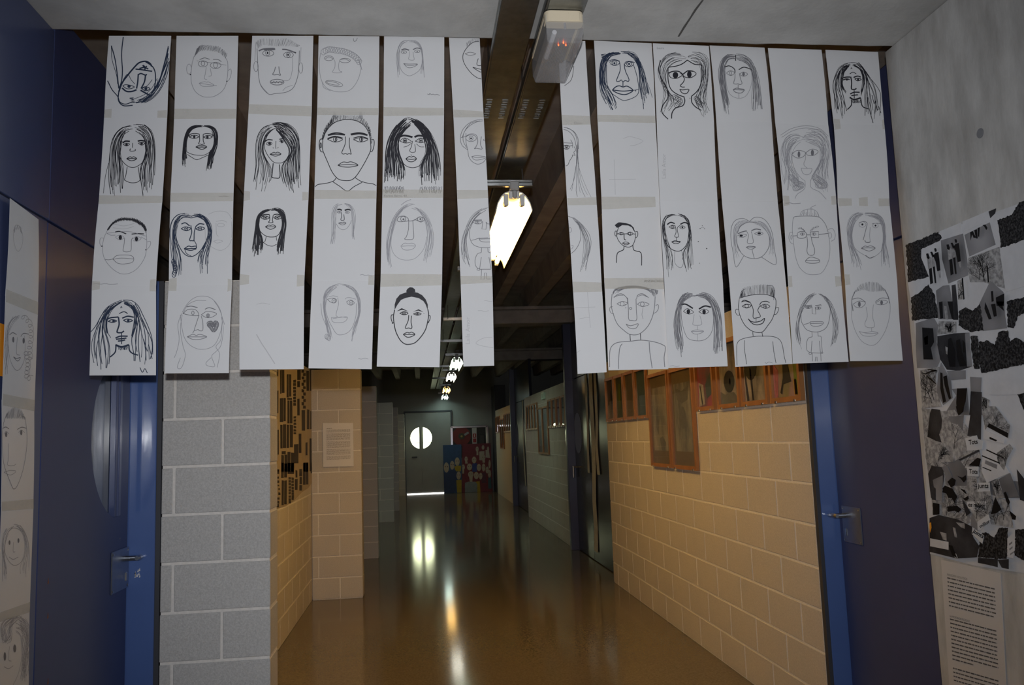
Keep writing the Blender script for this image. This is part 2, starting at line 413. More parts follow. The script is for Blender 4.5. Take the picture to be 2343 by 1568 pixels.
# corridor doors on the right with their blue jamb columns
def corridor_door(n, x, ya, yb, col_w, ztop):
    d = thing('door_%d' % n, (x, (ya+yb)/2, 0), kind='structure')
    mid = yb-.95
    box('fixed_panel', (x, ya+.003, .008), (x+.05, mid-.004, 2.2), M_DOORF, d, .003)
    box('leaf', (x, mid, .008), (x+.05, yb-.004, 2.2), M_DOORF, d, .003)
    box('overpanel', (x, ya+.003, 2.21), (x+.05, yb-.004, ztop), M_DOORF, d, .003)
    box('jamb_column', (x-.1, yb, .0), (x+.06, yb+.1, ztop), mat('column_blue', (.04, .045, .10), .4), d, .003)
    mb = MB(); hy = yb-.12
    mb.tube([(x, hy, 1.065), (x-.055, hy, 1.065)], .011, 10); mb.tube([(x-.055, hy, 1.075), (x-.055, hy, .93)], .012, 10)
    mb.tube([(x-.001, hy+.09, 1.065), (x-.05, hy+.09, 1.065)], .01, 8)
    mb.build('lever_handle', M_STEEL, d)
    pts = [(x-.002, yb-.25+.26*math.sin(t), 1.5+.26*math.cos(t)) for t in np.linspace(0, 2*math.pi, 28)[:-1]]
    mk('round_window', *plate([(p[0], min(p[1], yb-.03), p[2]) for p in pts], (-1, 0, 0), .003), mat('door_glass', (.03, .035, .045), .06, coat=1), d)
    return d
corridor_door(3, 2.0, 8.315, 10.72, .1, 2.95)
corridor_door(4, 2.05, 15.46, 17.95, .1, 2.95)
tag(box('wall_right_end', (2.0, 22.31, 0), (2.3, 23.31, 2.9), M_GREY, c=0), kind='structure')

# far double door
d5 = thing('door_5', (.1, 23.3, 0), kind='structure')
M_FD = mat('grey_double_door', (.30, .305, .29), .4, noise=.05, scale=4)
M_DAY = lamp_mat('daylight_behind_glass', (.93, 1, .62), 7.0)
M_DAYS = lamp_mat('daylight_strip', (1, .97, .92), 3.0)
xm = .02
def half_leaf(x0, x1, z1, xc, zc, r, xs, side):
    a0 = math.acos((xs-xc)/r) if side < 0 else math.pi-math.acos(-(xs-xc)/r)
    arc = [(xc+side*abs(r*math.cos(t)) if False else xc+r*math.cos(t), zc+r*math.sin(t)) for t in (np.linspace(math.acos((xs-xc)/r), 2*math.pi-math.acos((xs-xc)/r), 25) if side < 0 else np.linspace(math.acos((xs-xc)/r), -math.acos((xs-xc)/r), 25))]
    n = len(arc); out = []
    xin, xo = (x1, x0) if side < 0 else (x0, x1); L = abs(xo-xin); H = z1-.03; tot = 2*L+H
    for i in range(n):
        s = i/(n-1)*tot
        if s < L: out.append((xin+(xo-xin)*s/L, z1))
        elif s < L+H: out.append((xo, z1-(s-L)))
        else: out.append((xo+(xin-xo)*(s-L-H)/L, .03))
    out[int(round(L/tot*(n-1)))] = (xo, z1); out[int(round((L+H)/tot*(n-1)))] = (xo, .03)
    V = []; F = []
    for (x, z), (a, b) in zip(arc, out): V += [(x, 23.26, z), (a, 23.26, b), (x, 23.3, z), (a, 23.3, b)]
    for i in range(n-1):
        a = 4*i; b = a+4
        F += [(a, a+1, b+1, b), (a+2, b+2, b+3, a+3), (a, b, b+2, a+2), (a+1, a+3, b+3, b+1)]
    e = 4*(n-1); F += [(0, e, e+1, 1), (2, 3, e+3, e+2), (0, 2, e+2, e), (1, e+1, e+3, 3)]
    lf = mk('leaf', V, F, M_FD, d5)
    mk('lit_pane', *plate([(x, 23.285, z) for x, z in arc], (0, -1, 0), .003), M_DAY, lf)
    b = MB(); b.box((min(p[0] for p in arc), 23.275, zc-.14), (max(p[0] for p in arc), 23.29, zc-.125), .001); b.build('glazing_bar', M_FD, lf)
half_leaf(-.43, xm-.006, 2.24, -.0, 1.54, .30, -.055, -1)
half_leaf(xm+.006, .83, 2.24, .0, 1.54, .30, .055, 1)
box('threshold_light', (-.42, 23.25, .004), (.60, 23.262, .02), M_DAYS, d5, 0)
box('pull_handle', (-.27, 23.22, 1.0), (-.12, 23.255, 1.03), M_GREY, d5, .003)
MB().box((-.47, 23.24, 0), (-.435, 23.31, 2.29), .003).box((.835, 23.24, 0), (.87, 23.31, 2.29), .003).box((-.435, 23.24, 2.245), (.835, 23.31, 2.29), .003).build('frame', M_GREY, d5)

# ================================================================== paper sheets and drawings
class Sheet:
    """a paper sheet: bilinear patch TL,TR,BR,BL with a slight bulge along n; maps photo points onto its own surface"""
    def __init__(s, tl, tr, br, bl, n, bulge=0.):
        s.c = [np.array(p, float) for p in (tl, tr, br, bl)]; s.n = np.array(n, float); s.b = bulge
    def P(s, u, v, off=0.):
        u = np.asarray(u, float)[..., None]; v = np.asarray(v, float)[..., None]
        a, b, c, d = s.c
        return (a*(1-u)+b*u)*(1-v)+(d*(1-u)+c*u)*v + s.n*(s.b*np.sin(math.pi*np.clip(v, 0, 1))+off)
    def uv(s, pts):
        pts = np.asarray(pts, float); u = np.full(len(pts), .5); v = u.copy(); h = 1e-3
        for _ in range(5):
            q = proj(s.P(u, v)); du = (proj(s.P(u+h, v))-q)/h; dv = (proj(s.P(u, v+h))-q)/h; r = pts-q
            det = du[:, 0]*dv[:, 1]-du[:, 1]*dv[:, 0]
            u = u+(r[:, 0]*dv[:, 1]-r[:, 1]*dv[:, 0])/det; v = v+(du[:, 0]*r[:, 1]-du[:, 1]*r[:, 0])/det
        return u, v
    def mesh(s, nu=2, nv=6, th=.0006):
        V = []; F = []
        for off in (0, -th):
            for j in range(nv+1):
                for i in range(nu+1): V.append(s.P(i/nu, j/nv, off))
        w = nu+1; N = w*(nv+1)
        for j in range(nv):
            for i in range(nu):
                a = j*w+i; F.append((a, a+w, a+w+1, a+1)); F.append((N+a, N+a+1, N+a+w+1, N+a+w))
        per = [i for i in range(nu+1)]+[j*w+nu for j in range(1, nv+1)]+[nv*w+i for i in range(nu-1, -1, -1)]+[j*w for j in range(nv-1, 0, -1)]
        for a, b in zip(per, per[1:]+per[:1]): F.append((a, b, N+b, N+a))
        return V, F

def catmull(P, k=5):
    P = np.asarray(P, float)
    if len(P) < 3: return P
    Q = np.vstack([2*P[0]-P[1], P, 2*P[-1]-P[-2]]); out = []
    for i in range(1, len(Q)-2):
        a, b, c, d = Q[i-1], Q[i], Q[i+1], Q[i+2]
        for t in np.linspace(0, 1, k, endpoint=False):
            out.append(.5*((2*b)+(-a+c)*t+(2*a-5*b+4*c-d)*t*t+(-a+3*b-3*c+d)*t**3))
    out.append(P[-1]); return np.array(out)
def resample(P, n):
    P = np.asarray(P, float); d = np.r_[0, np.cumsum(np.hypot(*np.diff(P, axis=0).T))]
    if d[-1] == 0: return np.repeat(P[:1], n, 0)
    t = np.linspace(0, d[-1], n); return np.stack([np.interp(t, d, P[:, 0]), np.interp(t, d, P[:, 1])], 1)
CROPS = {'A': (180, 60, .25513), 'B': (180, 440, .28056), 'C': (690, 60, .25513), 'D': (690, 440, .26791), 'E': (1270, 60, .2678), 'F': (1270, 440, .27423),
         'G': (1620, 80, .25505), 'H': (1620, 440, .26786), 'I': (0, 440, .35714), 'J': (0, 900, .42599), 'K': (2060, 450, .15944), 'L': (2080, 690, .16583),
         'M': (2090, 930, .13393), 'N': (2100, 1110, .1403), 'O': (600, 820, .16582), 'S': (600, 1060, .16582), 'Q': (1000, 940, .12755), 'P': (0, 0, 1.)}
def tp(crop, P):
    x, y, k = CROPS[crop]; return np.asarray(P, float).reshape(-1, 2)*k+np.array([x, y])
RNG = random.Random(11)
def parse(crop, code):
    """little drawing language -> strokes [(points, width, colour)] and fills [(polygon, colour)]
    numbers: smooth line; l: straight line; e: ellipse; d/D: dot; h: hair between two guides; s: zigzag between guides; o: loops; F: fill; w: width; c: colour"""
    w, c = 1.3, 'k'; S = []; Fi = []
    for cmd in code.split(';'):
        t = cmd.split()
        if not t: continue
        k = t[0]
        if k[0] == 'w': w = float(k[1:]); continue
        if k[0] == 'c': c = k[1:]; continue
        if k == 'e':
            v = [float(q) for q in t[1:]]; rx = v[2]; ry = v[3] if len(v) > 3 else rx; a = math.radians(v[4]) if len(v) > 4 else 0
            P = [(v[0]+rx*math.cos(q)*math.cos(a)-ry*math.sin(q)*math.sin(a), v[1]+rx*math.cos(q)*math.sin(a)+ry*math.sin(q)*math.cos(a)) for q in np.linspace(.4, 6.75, 17)]
            S.append((tp(crop, P), w, c))
        elif k in 'dD':
            v = [float(q) for q in t[1:]]; rx = v[2]; ry = v[3] if len(v) > 3 else rx
            Fi.append((tp(crop, [(v[0]+rx*math.cos(q), v[1]+ry*math.sin(q)) for q in np.linspace(0, 6.283, 11)[:-1]]), c))
        elif k == 'F': Fi.append((tp(crop, [float(q) for q in t[1:]]), c))
        elif k in 'hs':
            n = int(t[1]); st = 2; j = 6.
            if k == 'h': j = float(t[2]); st = 3
            i = t.index('/'); A = catmull(np.array([float(q) for q in t[st:i]]).reshape(-1, 2)); B = catmull(np.array([float(q) for q in t[i+1:]]).reshape(-1, 2))
            if k == 'h':
                A = resample(A, 11); B = resample(B, 11)
                for q in range(n):
                    f = (q+.5)/n+RNG.uniform(-.5, .5)/n; a, b = RNG.uniform(0, .18), RNG.uniform(.82, 1)
                    P = A*(1-f)+B*f; ph = RNG.uniform(0, 6); fr = RNG.uniform(.5, 1.1)
                    P = P+np.array([[j*math.sin(ph+fr*z), j*.4*math.cos(ph+fr*z)] for z in range(11)])
                    S.append((tp(crop, catmull(resample(P, 40)[int(a*39):int(b*39)+1][::4], 2)), w*RNG.uniform(.55, .95), c))
            else:
                A = resample(A, n); B = resample(B, n); P = []
                for q in range(n):
                    z = np.array([RNG.uniform(-j, j), RNG.uniform(-j, j)])*.5; P += [A[q]+z, B[q]-z]
                S.append((tp(crop, P), w, c))
        elif k == 'o':
            n = int(t[1]); rx, ry = float(t[2]), float(t[3]); A = resample(catmull(np.array([float(q) for q in t[4:]]).reshape(-1, 2)), n*9)
            P = [(p[0]+rx*math.cos(z*2*math.pi/9), p[1]+ry*math.sin(z*2*math.pi/9)) for z, p in enumerate(A)]
            S.append((tp(crop, P), w, c))
        elif k == 'l': S.append((tp(crop, [float(q) for q in t[1:]]), w, c))
        else: S.append((tp(crop, catmull(np.array([float(q) for q in t]).reshape(-1, 2))), w, c))
    return S, Fi
PXM = 1.54e-3
def ink_mesh(name, sheet, S, Fi, parent, off=.0005, texts=()):
    cols = []; V = []; F = []; I = []
    def ci(c):
        if c not in cols: cols.append(c)
        return cols.index(c)
    for P, w, c in S:
        if len(P) < 2: continue
        u, v = sheet.uv(P); keep = (u > -.004) & (u < 1.004) & (v > -.004) & (v < 1.004)
        Q = sheet.P(u, v, off); T = np.gradient(Q, axis=0); N = np.cross(T, sheet.n); N /= (np.linalg.norm(N, axis=1, keepdims=True)+1e-9)
        hw = w*PXM*.5; b = len(V); n = len(Q)
        V += list(Q-N*hw)+list(Q+N*hw); k = ci(c)
        for i in range(n-1):
            if keep[i] and keep[i+1]: F.append((b+i, b+i+1, b+n+i+1, b+n+i)); I.append(k)
    for P, c in Fi:
        u, v = sheet.uv(P); u = np.clip(u, 0, 1); v = np.clip(v, 0, 1); b = len(V); V += list(sheet.P(u, v, off*1.2)); F.append(tuple(range(b, b+len(P)))); I.append(ci(c))
    for (txt, crop, x, y, dx, dy, h, c) in texts:
        TV, TF = text_mesh(txt)
        if not len(TV): continue
        o = tp(crop, [(x, y)])[0]; k = CROPS[crop][2]; L = math.hypot(dx, dy); ex = np.array([dx, dy])/L*k*h; ey = np.array([dy, -dx])/L*k*h
        P = o+TV[:, :1]*ex+TV[:, 1:2]*ey; u, v = sheet.uv(P); b = len(V); V += list(sheet.P(u, v, off*1.3)); kk = ci(c)
        for f in TF: F.append(tuple(i+b for i in f)); I.append(kk)
    if not F: return None
    return mk(name, V, F, None, parent, mats=[M_INK[c] for c in cols], fm=I)
TXT = {}
def text_mesh(s, bold=0.):
    """outline of a word in the built-in font as a flat mesh, cap height about .7"""
    if (s, bold) in TXT: return TXT[s, bold]
    cu = bpy.data.curves.new('t', 'FONT'); cu.body = s; cu.resolution_u = 3; cu.offset = bold; ob = bpy.data.objects.new('t', cu)
    me = bpy.data.meshes.new_from_object(ob); V = np.array([v.co[:2] for v in me.vertices]); Fq = [tuple(p.vertices) for p in me.polygons]
    bpy.data.objects.remove(ob); bpy.data.curves.remove(cu); bpy.data.meshes.remove(me); TXT[s, bold] = (V, Fq); return TXT[s, bold]

# left and right edge of every strip at its top, three joints and bottom
STRIPS = [
 [(249.4,82,391.7,82),(238.7,261,382.8,262.8),(226.3,457,371.6,457),(210.3,653.8,356.8,654.7),(204.7,859.5,356.8,859)],
 [(404,82,545.3,82),(398.9,261,541,261.5),(389.9,451.8,534.1,451.8),(386.2,653.3,530.8,652.4),(377,854.7,523.7,853.9)],
 [(577.2,82,717,82),(569,250,713.2,256.4),(558,448,706,449.5),(548.4,639.2,696.3,642.6),(548,846,694.9,844.9)],
 [(729,82,868,83),(725.7,255,866.5,256.4),(719.3,445.2,861.4,446.5),(714.1,642.8,856.6,642.8),(706,843.2,850.7,845)],
 [(878.8,83,1016.5,84),(877.5,255,1016,256),(875,444,1014,444.7),(870.8,641.5,1011.5,641),(862,839.2,1005.6,840.5)],
 [(1027.2,84,1097.4,85),(1037,259,1106.3,262),(1045.9,445.2,1116.5,444.7),(1053.8,641,1126.7,639.6),(1060.2,839,1130.7,837)],
 [(1277,92,1339,94),(1285.5,274.3,1350.4,275.7),(1297.3,463,1365,462),(1310.6,656.7,1377,658),(1321.6,856,1388,852.2)],
 [(1359,93,1491,99),(1367,271.6,1499.6,275),(1376.6,464.5,1509.2,462),(1383,649.8,1519,651),(1392,847.8,1529.2,844.6)],
 [(1493.7,99,1621.8,105),(1502.5,275.6,1633.5,276.4),(1509.8,459.7,1641.6,461),(1520.2,649.8,1654,647),(1529.2,842.4,1665,838.5)],
 [(1623.8,104,1749.3,109),(1639,279,1765.4,279),(1651.9,462.6,1779.4,461.4),(1668.8,647.6,1798,645.7),(1682,840,1813.4,833)],
 [(1757,110,1879.7,114),(1773.8,282.8,1895,286),(1791.4,459.3,1913.4,459.3),(1803,645.7,1924.6,644),(1814.2,832.5,1941.5,828)],
 [(1888.6,114,2009,119),(1907.5,284,2023.6,286.6),(1916.7,463,2035,464),(1933,640.4,2052.6,641),(1945,826.6,2065.5,825.8)]]
SLAB = ['upside-down face at top, beside the blue wall', 'heart on the cheek of its bottom face', 'blank bottom sheet, wide-eyed pencil boy at top',
        'curly-haired pencil face at top above spiky-haired ink face', 'marker face with a top bun at bottom', 'half-width faces, hanging just left of the steel channels',
        'half-width faces, hanging just right of the emergency light', 'thick-lipped blue ink face at top', 'black-eyed wavy-haired ink face at top',
        'centre-parted woman at top, smiling boy at bottom', 'blank top sheet and a pencil man in glasses', 'dark scribbled woman at top, beside concrete wall']
# tape: (joint, x0, x1, y above, y below) in fractions of sheet width and height
TAPES = {0: [(1, 0, .12), (1, .84, 1), (2, 0, 1), (3, 0, .13), (3, .9, 1)], 1: [(1, 0, 1), (2, 0, 1), (3, 0, .13), (3, .93, 1)], 2: [(1, 0, 1), (2, 0, .1), (3, 0, .15), (3, .88, 1), (2, .9, 1)],
         3: [(1, 0, 1), (2, 0, 1), (3, .9, 1)], 4: [(1, 0, 1), (2, 0, 1), (3, 0, 1)], 5: [(1, 0, 1), (2, 0, 1), (3, 0, 1)], 6: [(1, 0, 1), (2, 0, 1), (3, 0, 1)], 7: [(1, 0, 1), (2, 0, .93), (3, 0, 1)],
         8: [], 9: [], 10: [(2, 0, .12), (3, 0, .08), (3, .88, 1), (2, .9, 1)], 11: [(1, 0, .13), (2, 0, .27), (2, .4, .58), (2, .78, 1), (3, 0, .1), (1, .95, 1)]}
DRAW = {}
T = {}
DRAW[0,0]='A;cb;w2.2;400 97 385 250 393 400 383 500 360 560;293 175 325 290 345 420 360 560;w1.2;293 175 300 300 340 440 350 520;w2;260 490 300 570 350 630 370 680 420 700 480 680;w3.4;360 590 390 510 440 440 490 380 540 330 600 315 640 335 655 362;w2.4;600 320 660 360 685 410 690 480 680 560;360 590 355 650 370 690 410 715 485 710;h 7 9 490 690 580 650 660 590 720 480 750 350 800 200 828 100 / 500 700 600 690 700 610 770 480 812 370 822 260 826 230;w1.6;h 4 6 470 660 530 640 600 600 680 520 720 440 / 480 690 560 690 640 640 690 560 720 480;395 535 420 525 460 530 500 545 470 560 430 560 395 535;d 452 540 15;w3.4;390 555 430 585 480 585 520 570;w2;565 560 590 545 620 548 640 565 600 580 565 560;d 603 562 14;w3.6;555 575 600 600 655 630;w3;535 430 530 500 520 560;600 440 590 500 560 560;535 435 560 425 600 440 610 430;510 385 560 390 620 400 660 405;545 380 590 370 625 385;l 580 350 600 372 590 400;l 575 350 590 375 612 358;w1.2;400 480 440 430 470 480 505 520;570 560 620 530 660 480;w2.6;s 6 460 650 480 690 / 490 640 500 680'
DRAW[0,1]='A;w1.5;h 19 6 490 890 400 900 320 970 280 1080 268 1250 275 1400 300 1545 / 490 940 430 950 390 1010 375 1100 380 1200 400 1300 395 1545;h 19 6 495 880 580 870 640 900 680 1000 685 1150 680 1300 670 1545 / 500 935 560 975 600 1050 590 1130 590 1200 550 1280 570 1545;w1.4;390 1030 375 1120 370 1170 400 1220 440 1255 480 1268 520 1260 570 1225 605 1170 600 1100 595 1030;410 1380 450 1400 490 1406 530 1398 552 1380;435 1265 425 1330 410 1380;535 1265 545 1340 552 1380;w3.4;395 1048 420 1032 460 1034;530 1032 560 1026 595 1032;w1.4;400 1062 425 1050 458 1058 430 1075 400 1062;d 430 1064 12;535 1050 565 1042 592 1052 565 1068 535 1050;d 565 1053 12;485 1048 482 1090;458 1108 465 1100 460 1118 480 1122 510 1115 505 1102;w1.8;430 1190 460 1172 478 1178 495 1172 520 1190 475 1208 430 1190;430 1190 475 1187 520 1190;w1;268 1230 240 1350 222 1500'
DRAW[1,0]='A;cm;w1.2;1035 270 1015 350 1008 450 1015 520 1050 590 1110 630 1160 637 1220 628 1290 580 1325 510 1338 400 1335 320 1318 285;cg;w1.1;s 44 1060 200 1100 170 1180 172 1260 185 1330 240 / 1040 275 1090 225 1180 222 1260 240 1318 290;cm;e 990 385 22 45;1338 400 1365 385 1368 430 1350 480 1330 495;ck;d 1002 435 6;d 1330 495 6;cg;w1.5;1085 300 1130 285 1175 298;1205 298 1250 300 1280 318;w1.1;e 1115 338 42 28;e 1115 335 16 22;e 1228 352 48 28;e 1228 350 18 25;cm;1145 370 1135 430 1128 470 1150 478;1180 378 1190 440 1165 450;1080 512 1110 502 1130 498 1150 503 1165 500 1215 530 1180 540 1110 538 1080 512;1080 512 1150 522 1240 535;1060 310 1200 330 1325 350'
DRAW[1,1]='A;w1.7;h 16 4 1110 890 1030 890 975 930 950 1010 935 1120 925 1200 935 1280 / 1110 905 1040 915 990 960 970 1040 960 1110 968 1190 970 1270;h 18 4 1100 895 1180 888 1230 920 1248 1000 1240 1090 1210 1170 1190 1300 / 1110 905 1170 905 1210 950 1222 1030 1210 1100 1165 1140 1140 1340;w1.3;990 965 970 1030 968 1110 975 1130 1020 1150 1075 1158 1130 1155 1180 1125 1205 1080 1215 1010 1195 940;975 1150 1020 1180 1060 1198 1110 1180 1165 1155;w1.6;985 990 1000 970 1040 962 1083 968;1117 970 1150 963 1195 970 1205 985;990 995 1035 978 1078 992 1035 1008 990 995;d 1037 993 12;1118 995 1155 980 1200 992 1160 1010 1118 995;d 1155 995 12;l 992 980 1002 992;l 1005 972 1014 988;l 1198 980 1190 992;1083 970 1085 1030 1075 1055 1095 1058 1105 1065 1115 1058 1128 1055 1118 1030 1117 970;w1.8;1050 1085 1080 1070 1105 1075 1125 1070 1148 1085 1105 1105 1050 1085;l 1050 1085 1148 1085||A;cg;w1;1258 1525 1280 1528 1300 1524 1345 1530'
DRAW[2,0]='A;cg;w1.1;s 40 1590 140 1650 110 1760 115 1870 110 1980 170 / 1610 200 1660 170 1760 180 1870 180 1960 185;w1.3;1600 200 1605 300 1610 400 1625 510 1660 570 1710 612 1760 605 1820 600 1880 585 1930 545 1965 450 1975 350 1980 220;w1;cm;1620 500 1650 550 1700 605;1920 280 1915 400 1890 480 1840 490;1830 580 1860 550 1920 530;1590 150 1585 220 1580 310;1995 190 1992 260 1990 320;cg;e 1590 362 20 46;e 1992 375 18 48;w3.2;1615 222 1660 205 1745 200 1750 210 1660 212;1825 208 1870 212 1950 240 1900 222;w1.3;e 1700 243 50 27;e 1695 240 18 24;e 1882 258 44 26;e 1880 257 17 22;ck;d 1695 240 7 12;d 1878 257 7 11;cg;w1.6;1765 365 1755 405 1740 432 1760 438 1778 432 1810 440 1800 410 1795 362;e 1780 502 62 26;w1.8;l 1725 500 1740 510 1750 492 1762 512 1775 495 1790 510 1805 495 1820 512 1832 498;l 1725 505 1835 500'
DRAW[2,1]='A;w1.4;h 15 5 1720 880 1640 910 1595 1000 1585 1120 1585 1230 1560 1350 1545 1500 / 1755 920 1700 970 1670 1050 1665 1130 1700 1210 1740 1300 1700 1500;w1.6;h 30 5 1740 870 1830 855 1920 900 1975 990 1985 1150 1990 1330 2000 1510 / 1760 915 1810 980 1850 1060 1900 1120 1860 1200 1810 1280 1860 1510;h 8 3 1720 872 1800 862 1880 890 / 1750 900 1800 920 1850 990;w1.4;1670 1020 1665 1080 1680 1130 1710 1180 1750 1220 1790 1228 1830 1222 1880 1180 1905 1130;1670 1040 1700 970 1765 918 1830 960 1870 1020;w2.4;1672 1035 1700 1018 1740 1022;1800 1015 1838 1008;w1.3;1680 1052 1710 1040 1735 1052 1710 1070 1680 1058;d 1712 1053 13;1800 1035 1820 1022 1840 1035 1820 1050;d 1820 1036 11;1770 1030 1768 1080 1770 1100;1742 1088 1748 1096;1790 1085 1785 1096;w1.5;1715 1150 1750 1132 1768 1138 1785 1130 1815 1148 1765 1166 1715 1150;1715 1150 1815 1148;w2;1745 1230 1735 1330 1735 1355 1765 1363 1805 1352 1800 1240'
DRAW[3,0]='C;cm;w1.1;o 17 26 27 190 235 240 210 300 215 380 228 440 250 490 285 525 330;s 10 505 300 530 360 / 525 310 540 390;170 240 160 330 165 430 185 500 220 550 280 580 350 590 420 580 470 540 510 470 530 400 535 360;185 500 200 550 260 580;cg;e 245 288 40 22;215 292 245 275 280 292;e 390 308 48 20;345 300 390 295 435 315;cm;285 290 300 320 298 370 280 405 290 418 350 418 362 408 340 400 332 350 345 300;cg;e 292 515 80 24 12;e 280 512 60 12 12;465 110 470 135 490 130 500 105'
DRAW[3,1]='C;w1.5;s 70 180 1010 210 910 265 830 290 800 400 800 530 805 570 840 610 910 635 1040 / 190 1030 225 940 300 865 350 842 410 838 480 845 550 880 600 940 620 1050;cg;w1.1;s 34 285 800 300 762 400 760 520 763 548 800 / 300 835 350 825 410 822 480 825 540 830;ck;w1.7;190 1030 188 1100 200 1140 230 1210 270 1300 310 1355 350 1380 410 1386 450 1378 490 1345 540 1270 590 1180 620 1110 620 1050;190 1020 220 945 280 875 350 845 420 838 500 852 570 900 610 980 620 1050;185 1010 165 1020 158 1070 170 1120 190 1130;625 1020 648 1020 650 1070 635 1120 618 1128;e 172 1070 6 24;w3.2;235 978 290 960 340 960 390 974;w2.6;240 980 300 970 388 976;w3.2;440 970 500 958 550 962 592 978;w2.6;445 976 520 966 590 980;w1.5;232 1015 300 995 368 1018 300 1040 232 1015;e 302 1015 16 20;D 306 1015 5 20;465 1018 530 1000 595 1018 530 1040 465 1018;e 535 1015 15 20;D 538 1015 5 20;w2.2;232 1008 300 988 370 1005;465 1005 530 990 595 1008;w1.6;393 990 390 1060 362 1130 375 1148 395 1142 410 1150 425 1143 445 1148 440 1125 428 1060 430 1000;325 1248 370 1220 410 1222 450 1218 507 1247 450 1262 410 1265 360 1260 325 1248;325 1248 410 1242 507 1247;312 1360 285 1390 220 1410 150 1420 122 1440;480 1358 530 1390 600 1410 640 1415 670 1430;280 1395 340 1435 410 1480 470 1440 545 1400'
DRAW[4,0]='C;cm;w1.1;h 4 3 960 127 900 140 865 200 855 290 862 380 865 460 / 960 135 905 160 880 210 875 280 878 370 878 455;h 6 3 960 127 1030 135 1075 190 1085 280 1095 380 1100 460 / 970 140 1020 150 1060 200 1085 300 1070 400 1060 455;960 127 900 140 865 200 850 290 860 380 865 460;960 127 1030 135 1075 190 1090 290 1100 460;880 215 878 290 885 370 910 415 960 445 1010 430 1060 390 1085 320;cg;w3;895 215 925 205 965 216;w2.4;1000 210 1035 196 1068 203;w1.1;e 918 233 25 12;e 1037 226 24 12;ck;d 918 235 5;d 1037 226 5;cm;968 225 965 270 960 295 985 306 1010 300 1005 270 1000 230;cg;915 335 960 340 1040 340 1000 368 950 370 915 335;915 335 940 350 1000 352 1040 340;1128 608 1145 614 1150 604 1165 614 1180 610 1195 616 1215 612 1238 622'
DRAW[4,1]='C;w1.7;h 46 6 930 815 870 870 810 950 765 1060 745 1180 740 1320 740 1440 / 1000 870 930 940 880 1010 870 1090 890 1180 925 1260 920 1440;h 46 6 940 812 1040 840 1110 890 1170 980 1215 1100 1245 1250 1255 1440 / 1005 870 1050 920 1090 980 1110 1060 1120 1150 1060 1240 1055 1440;cg;w1.2;h 26 3 740 1435 740 1505 / 920 1435 920 1505;h 26 3 1055 1435 1055 1505 / 1255 1435 1258 1505;ck;w4.6;870 998 910 982 950 985 995 996;1012 995 1050 982 1105 988;w1.5;880 1030 925 1003 985 1035 930 1048 880 1030;e 927 1028 16 18;d 927 1028 10;1020 1032 1070 1003 1112 1030 1070 1045 1020 1032;e 1070 1028 15 18;d 1070 1028 9;w1.1;915 1085 950 1075 985 1050;1030 1055 1060 1080 1100 1083;w1.3;995 1030 985 1080 970 1115 980 1130 1000 1133 1022 1120 1015 1060;w1.8;935 1190 965 1170 985 1175 1005 1168 1030 1190 1005 1212 980 1217 955 1210 935 1190;935 1190 985 1195 1030 1190;w1.1;980 1150 985 1165;w1.5;870 1060 875 1140 900 1210 940 1255 1000 1270 1060 1250 1100 1200 1120 1130'
DRAW[5,0]='C;w1.4;1590 135 1540 145 1490 185 1450 250 1450 310 1480 370 1530 430 1580 465 1618 475;cg;w1;s 10 1480 150 1530 115 1590 112 / 1480 185 1530 150 1590 145;w1.2;1465 248 1510 235 1563 248 1510 263 1465 248;ck;w1.4;1585 290 1575 320 1573 345 1590 355 1610 352;1535 368 1565 390 1600 410 1617 412;1535 368 1570 378 1612 388'
DRAW[5,1]='C;cg;w1.2;1640 840 1560 845 1490 880 1440 940 1425 1010 1440 1070 1490 1110;1640 848 1570 860 1500 900 1455 960 1450 1030 1480 1090;1600 850 1520 870 1470 930 1440 1000;1475 960 1475 1040 1490 1110 1500 1170 1530 1215 1580 1238 1630 1220 1660 1180;e 1520 1005 48 30;e 1520 1005 18 20;ck;d 1520 1007 8;cg;1470 990 1510 968 1555 970 1575 990;1430 1000 1475 990;1660 1000 1630 1020 1645 1030 1660 1035;w1.4;1575 990 1580 1040 1565 1080 1550 1100 1570 1095 1590 1100 1620 1100 1605 1060 1612 990;w1.1;1525 1170 1570 1162 1640 1170 1655 1180 1600 1198 1550 1198 1525 1170;1525 1170 1580 1180 1660 1172'
DRAW[0,2]='B;w1.4;s 90 235 310 270 250 330 213 400 208 470 220 530 258 552 300 / 240 310 285 262 340 236 400 230 460 244 520 284 550 330;w3;236 308 275 258 335 225 400 220 465 232 524 272 552 318;cm;w1.1;235 310 205 380 195 460 210 540 260 610 320 655 370 668 430 655 490 610 540 530 555 440 555 380 550 310;205 375 180 375 172 410 182 440 195 445;558 405 585 402 585 430 565 460 550 470;ck;d 190 440 5;d 548 470 5;w2.2;298 325 335 320 388 340;432 342 475 338 532 340;cm;w1.1;305 360 340 350 372 372 335 388 305 372 305 360;440 380 470 362 510 375 480 400 445 395;ck;D 340 370 14 20;D 472 382 14 19;cm;230 335 260 350 300 350;510 365 555 390;230 335 400 320 555 360;cf;290 260 370 275 455 255;280 290 370 300 450 280;cg;375 375 370 430 362 475 380 487 410 485 428 470 430 400 440 370;278 545 310 518 360 512 420 515 448 535 440 570 380 585 320 580 278 545;278 548 350 538 448 545;215 548 245 552 278 545;cm;w1;120 748 150 745 180 750 220 746 260 752 320 748'
